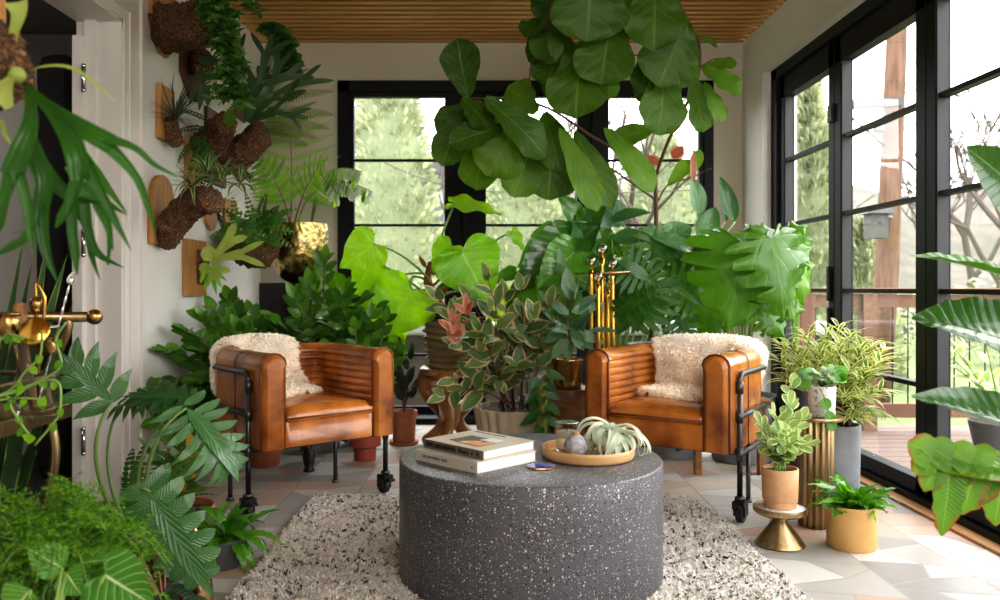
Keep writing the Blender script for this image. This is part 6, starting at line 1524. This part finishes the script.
    def spoon(t):
        b=MB(); A=g+V((.0,0,.03)); B=P(70,282,1.9); n=40; q=[A.lerp(B,i/n) for i in range(n+1)]; b.tube(q,[.0028+.0012*sin(i*1.9) for i in range(n+1)],8); b.build('twisted_shaft','steel',t)
        b=MB(); b.leaf(P(69,285,1.9),V((.12,0,.3)),V((.6,-1,.1)),.035,.018,'ovate',curl=.3,fold=.3,nt=6,nv=2); b.sphere(P(70,281,1.9),.007,10,(1,.6,1.6)); b.build('tip','steel',t)
    tool('bar_spoon','long twisted steel bar spoon leaning to the right in the mixing glass',spoon)
    def strn(t):
        b=MB(); C=P(36,302,1.88); b.lathe(C,[(.001,-.028),(.012,-.022),(.014,-.004),(.011,.008),(.001,.012)],16,close=False); b.tube([g+V((0,.01,.03)),C+V((0,0,-.02))],.004,8); b.build('handle','brass',t)
        b=MB(); b.tube(crom([C+V((0,0,.008)),P(36,284,1.88),P(40,287,1.88),P(45,300,1.88),P(43,325,1.88)],5),.0035,8); b.build('prong','gold',t)
    tool('cocktail_tongs','brass bar tool with an egg shaped knob and curved prong',strn)
    def mud(t):
        b=MB(); C=P(20,0,1.9); b.tube([g+V((-.02,.02,.02)),P(21,330,1.88)],.010,12); b.tube([P(21,335,1.88),P(20,306,1.88)],.0145,16); b.sphere(P(20,306,1.88),.0145,12,(1,1,.6)); b.build('shaft','cork',t)
    tool('muddler','rounded wooden muddler leaning at the back of the mixing glass',mud)
    def str2(t):
        b=MB(); C=P(12,326,1.84); 
        for k in range(5): b.lathe(C+V((0,0,.012*k-.025)),[(.016,0),(.019,.004),(.016,.008)],18)
        b.tube([g+V((-.03,-.01,.05)),C],.004,6); b.build('coil','brass',t)
    tool('strainer','coiled brass strainer at the left of the mixing glass',str2)
    # snake plant behind cart
    c=V((-1.38,2.25,0)); t=thing('potted_snake_plant','dark snake plant with yellow edged blades behind the bar cart','potted plant',c); pot(t,c,.09,.11,.22,'slate'); L=MB()
    for (tx,ty,w) in((48,232,10),(66,255,12),(30,262,10),(40,290,9),(70,300,9),(20,240,9)):
        B=c+V((rg.uniform(-.05,.05),rg.uniform(-.03,.03),.2)); T=P(tx,ty,2.2); L.leaf(B,T-B,V((rg.uniform(-.5,.5),-1,0)),(T-B).length,w*2.2/F*1.6,'strap',curl=.05,fold=.2,nt=8,nv=2,rnd=rg.random(),twist=rg.uniform(-.4,.4))
    L.build('foliage','snake',t)
    # trailing vine on cart
    c=V((-1.13,1.62,SZ)); t=thing('potted_vine','light green trailing vine in a small pot on the bar cart, hanging over its edge','potted plant',c); pot(t,c,.035,.04,.06,'terracotta'); L=MB();S_=MB()
    for pts in([(0,395),(25,372),(40,355),(42,330)],[(0,400),(20,398),(40,400),(46,405)],[(0,395),(12,410),(24,428),(30,436)],[(5,395),(55,380),(60,410),(52,425),(35,445)],[(0,395),(58,370),(56,340),(66,322)],[(0,340),(10,335),(25,338)]):
        q=crom([c+V((0,0,.05))]+[P(x,y,1.72) for x,y in pts],6); S_.tube(q,.0028,5)
        for i in range(3): p,tg=at(q,.4+.18*i); L.leaf(p,V((rg.uniform(-1,1),-.2,-.8)),V((0,-1,.3)),.022,.016,'ovate',curl=.4,rnd=rg.random())
    for (b_,tt,w) in(((30,434),(28,444),14),((40,398),(46,406),10),((24,386),(16,396),8)): hero(L,b_,tt,w,1.70,'heart',rg=rg,rnd=1)
    L.build('foliage','brightphilo',t); S_.build('stem','stemlight',t)
    # tree philodendron
    c=V((-.86,2.15,0)); t=thing('potted_philodendron','blue green philodendron with deeply lobed leaves arching over the floor at the lower left','potted plant',c)
    pot(t,c,.11,.13,.26,'slate'); L=MB();S_=MB(); C=c+V((0,0,.25))
    def pl(mid,b_,tt,w,Yl,n,cu=.5,core=.22,k=7,sh='fingern',fw=.8,dr=.5,a0=105,a1=28,yw=.45):
        B=P(*b_,Yl);T=P(*tt,Yl-.04); S_.tube(bez(C,P(*mid,(Yl+1.72)/2),B,14),[.0065-.003*i/14 for i in range(15)],8)
        L.monstera(B,T-B,V(n),(T-B).length*1.0,w*Yl/F*.74,k,curl=cu,core=core,fw=fw,rnd=rg.uniform(.1,.9),droop=dr,sh=sh,nt=7,fold=.1,a0=a0,a1=a1,yw=yw)
    pl((120,450),(186,408),(250,474),120,2.05,(.35,-.6,.8),.9,a0=85,a1=12,sh='lance',k=8,fw=.85,yw=.7,dr=.9)
    pl((100,455),(190,398),(120,392),80,2.15,(-.2,-.5,.9),.3,a0=80,a1=12,sh='lance',fw=.8)
    pl((60,470),(112,402),(60,352),112,1.95,(-.1,-.8,.5),.25,.16,4,'lance',.85,.3,a0=62,a1=16)
    pl((120,470),(150,492),(214,604),92,1.80,(.1,-1,.4),.5,.30,7,'finger',.86,.4,a0=100,a1=30,yw=.6)
    pl((80,480),(120,405),(165,400),66,2.2,(0,-.5,.9),.5,a0=80,a1=12,sh='lance')
    L.build('foliage','bluegreen',t); S_.build('leaf_stalk','stem',t)
    # asparagus fern
    Y=1.55; c=V((PX(55,Y),Y,.18)); 
    t=thing('wooden_crate','low dark wooden plant crate on the floor under the feathery asparagus fern','crate',(c.x,c.y,0)); b=MB(); b.box((c.x+.01,c.y-.02,.09),(.37,.32,.18)); b.build('crate_body','boarddark',t,smooth=False,bevel=.004)
    t=thing('potted_asparagus_fern','feathery bright green asparagus fern at the lower left corner','potted plant',c); pot(t,c,.10,.13,.20,'terracotta'); L=MB();S_=MB()
    for i in range(150):
        a=rg.uniform(0,2*PI); rr=rg.uniform(.04,.26); ex=c+V((rr*cos(a)*1.0-.03,rr*sin(a)*.7,rg.uniform(.20,.48)-rr*.55)); q=bez(c+V((rg.uniform(-.06,.06),rg.uniform(-.05,.05),.19)),c+V((rr*.4*cos(a),rr*.4*sin(a),.46)),ex,8); S_.tube(q,.0018,4)
        for j in range(34):
            p,tg=at(q,(.35+.65*j/34)*.999); o=V((rg.uniform(-1,1),rg.uniform(-1,1),rg.uniform(-.6,.8)))*.034*rg.random()
            for _ in range(5): L.leaf(p+o,V((rg.uniform(-1,1),rg.uniform(-1,1),rg.uniform(-.3,1))),V((0,-1,.5)),rg.uniform(.009,.017),.0022,'lance',curl=0,nt=1+1,nv=1,rnd=rg.random()**2)
    L.build('foliage','asparagus',t); S_.build('stem','stem',t)
    # white veined philodendron
    Y=1.45; c=V((PX(75,Y),Y,.0)); c=V((c.x,1.32,.10)); t=thing('potted_white_vein_philodendron','philodendron with heart shaped leaves and bold white veins at the bottom left','potted plant',c); pot(t,c,.09,.11,.16,'blackbox'); L=MB();S_=MB()
    b=MB(); b.box((c.x,c.y,.05),(.26,.26,.10)); tag(b.build('plinth','boarddark',smooth=False,bevel=.004),'low dark block under the white veined philodendron','plinth')
    for (b_,tt,w,Yl,n) in(((62,568),(32,550),32,1.45,(.2,-.8,.6)),((70,566),(108,556),30,1.5,(0,-.5,.9)),((66,572),(78,592),30,1.45,(0,-1,.3)),((105,575),(148,602),52,1.42,(.1,-.9,.5)),((30,590),(10,615),46,1.4,(-.1,-.9,.5)),((95,560),(120,540),26,1.6,(0,-.7,.7))):
        B=P(*b_,Yl);T=P(*tt,Yl-.02); S_.tube(bez(c+V((0,0,.14)),(c+B)/2+V((0,0,.1)),B,8),.0035,6); L.leaf(B,T-B,V(n),(T-B).length*1.15,w*Yl/F*1.1,'heart',curl=.4,fold=.2,nt=12,nv=4,rnd=rg.random())
    L.build('foliage','whitevein',t); S_.build('leaf_stalk','stemlight',t)
    # white speckled pot with dark begonia
    Y=1.98; c=V((PX(165,1.85),1.85,0)); t=thing('potted_begonia','spotted dark begonia in a white speckled pot beside the copper bottle','potted plant',c); pot(t,c,.085,.10,.22,'speckwhite'); L=MB();S_=MB();LR=MB()
    for i in range(26):
        a=i*2.4; rr=rg.uniform(.02,.11); p=c+V((rr*cos(a)-.06,rr*sin(a),.20+rg.uniform(.04,.30))); S_.tube(bez(c+V((0,0,.2)),c+V((0,0,.3)),p,5),.003,4); (LR if i%9==4 else L).leaf(p,V((cos(a),sin(a)-.3,-.3)),V((0,-.7,.8)),.10 if i%9!=4 else .07,.07 if i%9!=4 else .05,'ovate',curl=.5,fold=.2,rnd=rg.random())
    L.build('foliage','begonia',t); LR.build('red_leaf','redleaf',t); S_.build('stem','stemred',t)
    # dark bark column with moss behind
    Y=2.58; c=V((PX(140,Y),Y,0)); t=thing('potted_fern','dark leafy fern in a brown clay pot between the door frame and the lobed philodendron','potted plant',c); pot(t,c,.11,.13,.24,'tanclay'); L=MB()
    for i in range(30):
        a=i*2.4; e=rg.uniform(.3,1.3); L.frond(c+V((0,0,.22)),V((cos(a)*cos(e),sin(a)*cos(e),sin(e))),V((0,0,1))if e<1 else V((0,-1,.2)),rg.uniform(.2,.36),.10,16,1.3,rnd=rg.random(),nt=3,sh='lance')
    L.build('frond','ferndark',t)
    # copper bottle
    Y=2.0; c=V((PX(199,Y),Y,0)); b=MB(); b.lathe(c,[(.001,0),(.030,0),(.034,.008),(.034,.26),(.030,.285),(.017,.305),(.012,.315),(.011,.33)],30,close=False); t=thing('watering_can','slim copper bottle shaped watering can with a thin curved spout on the floor','watering can',c); b.build('body','copper',t,sharp=60)
    b=MB(); b.tube(crom([c+V((0,0,.32)),c+V((0,0,.37)),c+V((-.012,0,.41)),c+V((-.036,0,.445))],5),.006,8); b.build('spout','copper',t)
    # curly small fern in front of left caster
    Y=2.95; c=V((PX(222,Y),Y,0)); t=thing('potted_fern','bright green ruffled fern beside the left front caster of the left armchair','potted plant',c); pot(t,c,.07,.085,.10,'slate'); L=MB()
    for i in range(60):
        a=i*2.4; e=rg.uniform(0,1.3); L.leaf(c+V((rg.uniform(-.04,.04),rg.uniform(-.04,.04),.09)),V((cos(a)*cos(e),sin(a)*cos(e),sin(e))),V((0,-.3,1)),rg.uniform(.12,.22),.035,'wavy',curl=rg.uniform(.8,2.3),fold=.25,nt=16,nv=1,rnd=rg.random())
    L.build('foliage','nest',t)
    # moss terrarium / croton behind
    Y=3.0; c=V((PX(178,Y),Y,0)); t=thing('potted_croton','yellow and orange splashed leafy plant against the wall, left of the left armchair','potted plant',c); pot(t,c,.11,.13,.2,'terracotta'); L=MB();L2=MB();S_=MB()
    for (ex,ey,Yl) in((165,440,2.9),(190,430,2.9),(205,425,3.0),(180,450,2.8),(160,465,2.8),(200,455,2.8),(215,445,2.9),(190,475,2.75),(170,490,2.75),(150,450,2.9)):
        shoot(L,S_,bez(c+V((0,0,.18)),c+V((0,0,.3)),P(ex,ey,Yl),7),10,.09,.04,'ovate',rg,t0=.3,ang=60)
    for (ex,ey) in((195,440),(188,462),(178,478)): shoot(L2,None,bez(c+V((0,0,.2)),c+V((0,0,.3)),P(ex,ey,2.72),6),5,.09,.04,'ovate',rg,t0=.6,ang=50)
    L.build('foliage','ferndark',t); L2.build('yellow_leaf','yellowleaf',t); S_.build('stem','stemred',t)
    # dark figure-like object under chair
    Y=4.45; c=V((PX(309,Y),Y,0)); b=MB(); b.lathe(c,[(.001,0),(.028,0),(.032,.01),(.022,.02),(.030,.05),(.034,.08),(.026,.115),(.014,.125),(.022,.14),(.024,.155),(.012,.172),(.001,.175)],24,close=False); tag(b.build('bottle','blackrubber'),'small glossy black round shouldered bottle on the floor beneath the left armchair','bottle')
leafmat('asparagus',(.05,.18,.015),(.26,.48,.03),None,rough=.6,trans=.4)
leafmat('yellowleaf',(.55,.42,.04),(.60,.22,.03),None,rough=.5,trans=.3)
leftside()
# ================================================================ camera and light
cam=bpy.data.cameras.new('camera'); co=bpy.data.objects.new('camera',cam); COL.objects.link(co)
co.location=(0,0,1); co.rotation_euler=(PI/2,0,0); cam.sensor_width=36; cam.lens=36*F/1000
cam.shift_x=(500-CX)/1000; cam.shift_y=-(300-CY)/1000; cam.clip_start=.05; cam.clip_end=300
cam.dof.use_dof=True; cam.dof.focus_distance=2.9; cam.dof.aperture_fstop=3.6
bpy.context.scene.camera=co
w=bpy.data.worlds.new('sky'); bpy.context.scene.world=w; w.use_nodes=True; nt=w.node_tree; nt.nodes.clear()
out=N_(nt,'ShaderNodeOutputWorld'); bg=N_(nt,'ShaderNodeBackground'); tc=N_(nt,'ShaderNodeTexCoord')
no=N_(nt,'ShaderNodeTexNoise'); no.inputs['Scale'].default_value=2.5; lk(nt,tc.outputs['Generated'],no.inputs[0])
lk(nt,mix_(nt,no.outputs[0],(.97,.98,1.0),(1,1,.99)),bg.inputs[0]); bg.inputs[1].default_value=SKY
lk(nt,bg.outputs[0],out.inputs[0])
def area(name,loc,rot,sx,sy,e,c=(1,1,1),portal=False):
    l=bpy.data.lights.new(name,'AREA'); l.shape='RECTANGLE'; l.size=sx; l.size_y=sy; l.energy=e; l.color=c
    if portal: l.cycles.is_portal=True
    o=bpy.data.objects.new(name,l); COL.objects.link(o); o.location=loc; o.rotation_euler=rot; return o
area('window_portal_right',(XR+.30,3.1,1.25),(0,PI/2,0),2.5,5.2,1,portal=True)
area('window_portal_back',(.3,YB+.25,1.28),(-PI/2,0,0),2.9,2.55,1,portal=True)
# soft fill lamp added behind the camera to brighten the foreground
area('window_light_front',(1.0,-1.0,2.0),(R(68),0,R(8)),2.6,1.6,FRONT,(1,.97,.93))
l=bpy.data.lights.new('hall_lamp','POINT'); l.energy=14; l.shadow_soft_size=.2; l.color=(1,.93,.85); o=bpy.data.objects.new('hall_lamp',l); COL.objects.link(o); o.location=(-3.3,2.6,2.2)  # unseen point light added to lift the hall out of black
s=bpy.data.lights.new('sun','SUN'); s.energy=SUN; s.angle=R(25); s.color=(1,.97,.92); so=bpy.data.objects.new('sun',s); COL.objects.link(so); so.rotation_euler=(R(38),R(35),R(20)); so.rotation_euler=(V((-.75,-.25,-.6)).to_track_quat('-Z','Y')).to_euler()
sc=bpy.context.scene
sc.view_settings.view_transform='Standard'; sc.view_settings.look=LOOK; sc.view_settings.exposure=EXPO; sc.view_settings.gamma=1
sc.cycles.use_denoising=True; sc.cycles.max_bounces=8; sc.cycles.diffuse_bounces=4; sc.cycles.transparent_max_bounces=16; sc.cycles.sample_clamp_indirect=6
sc.cycles.caustics_reflective=False; sc.cycles.caustics_refractive=False
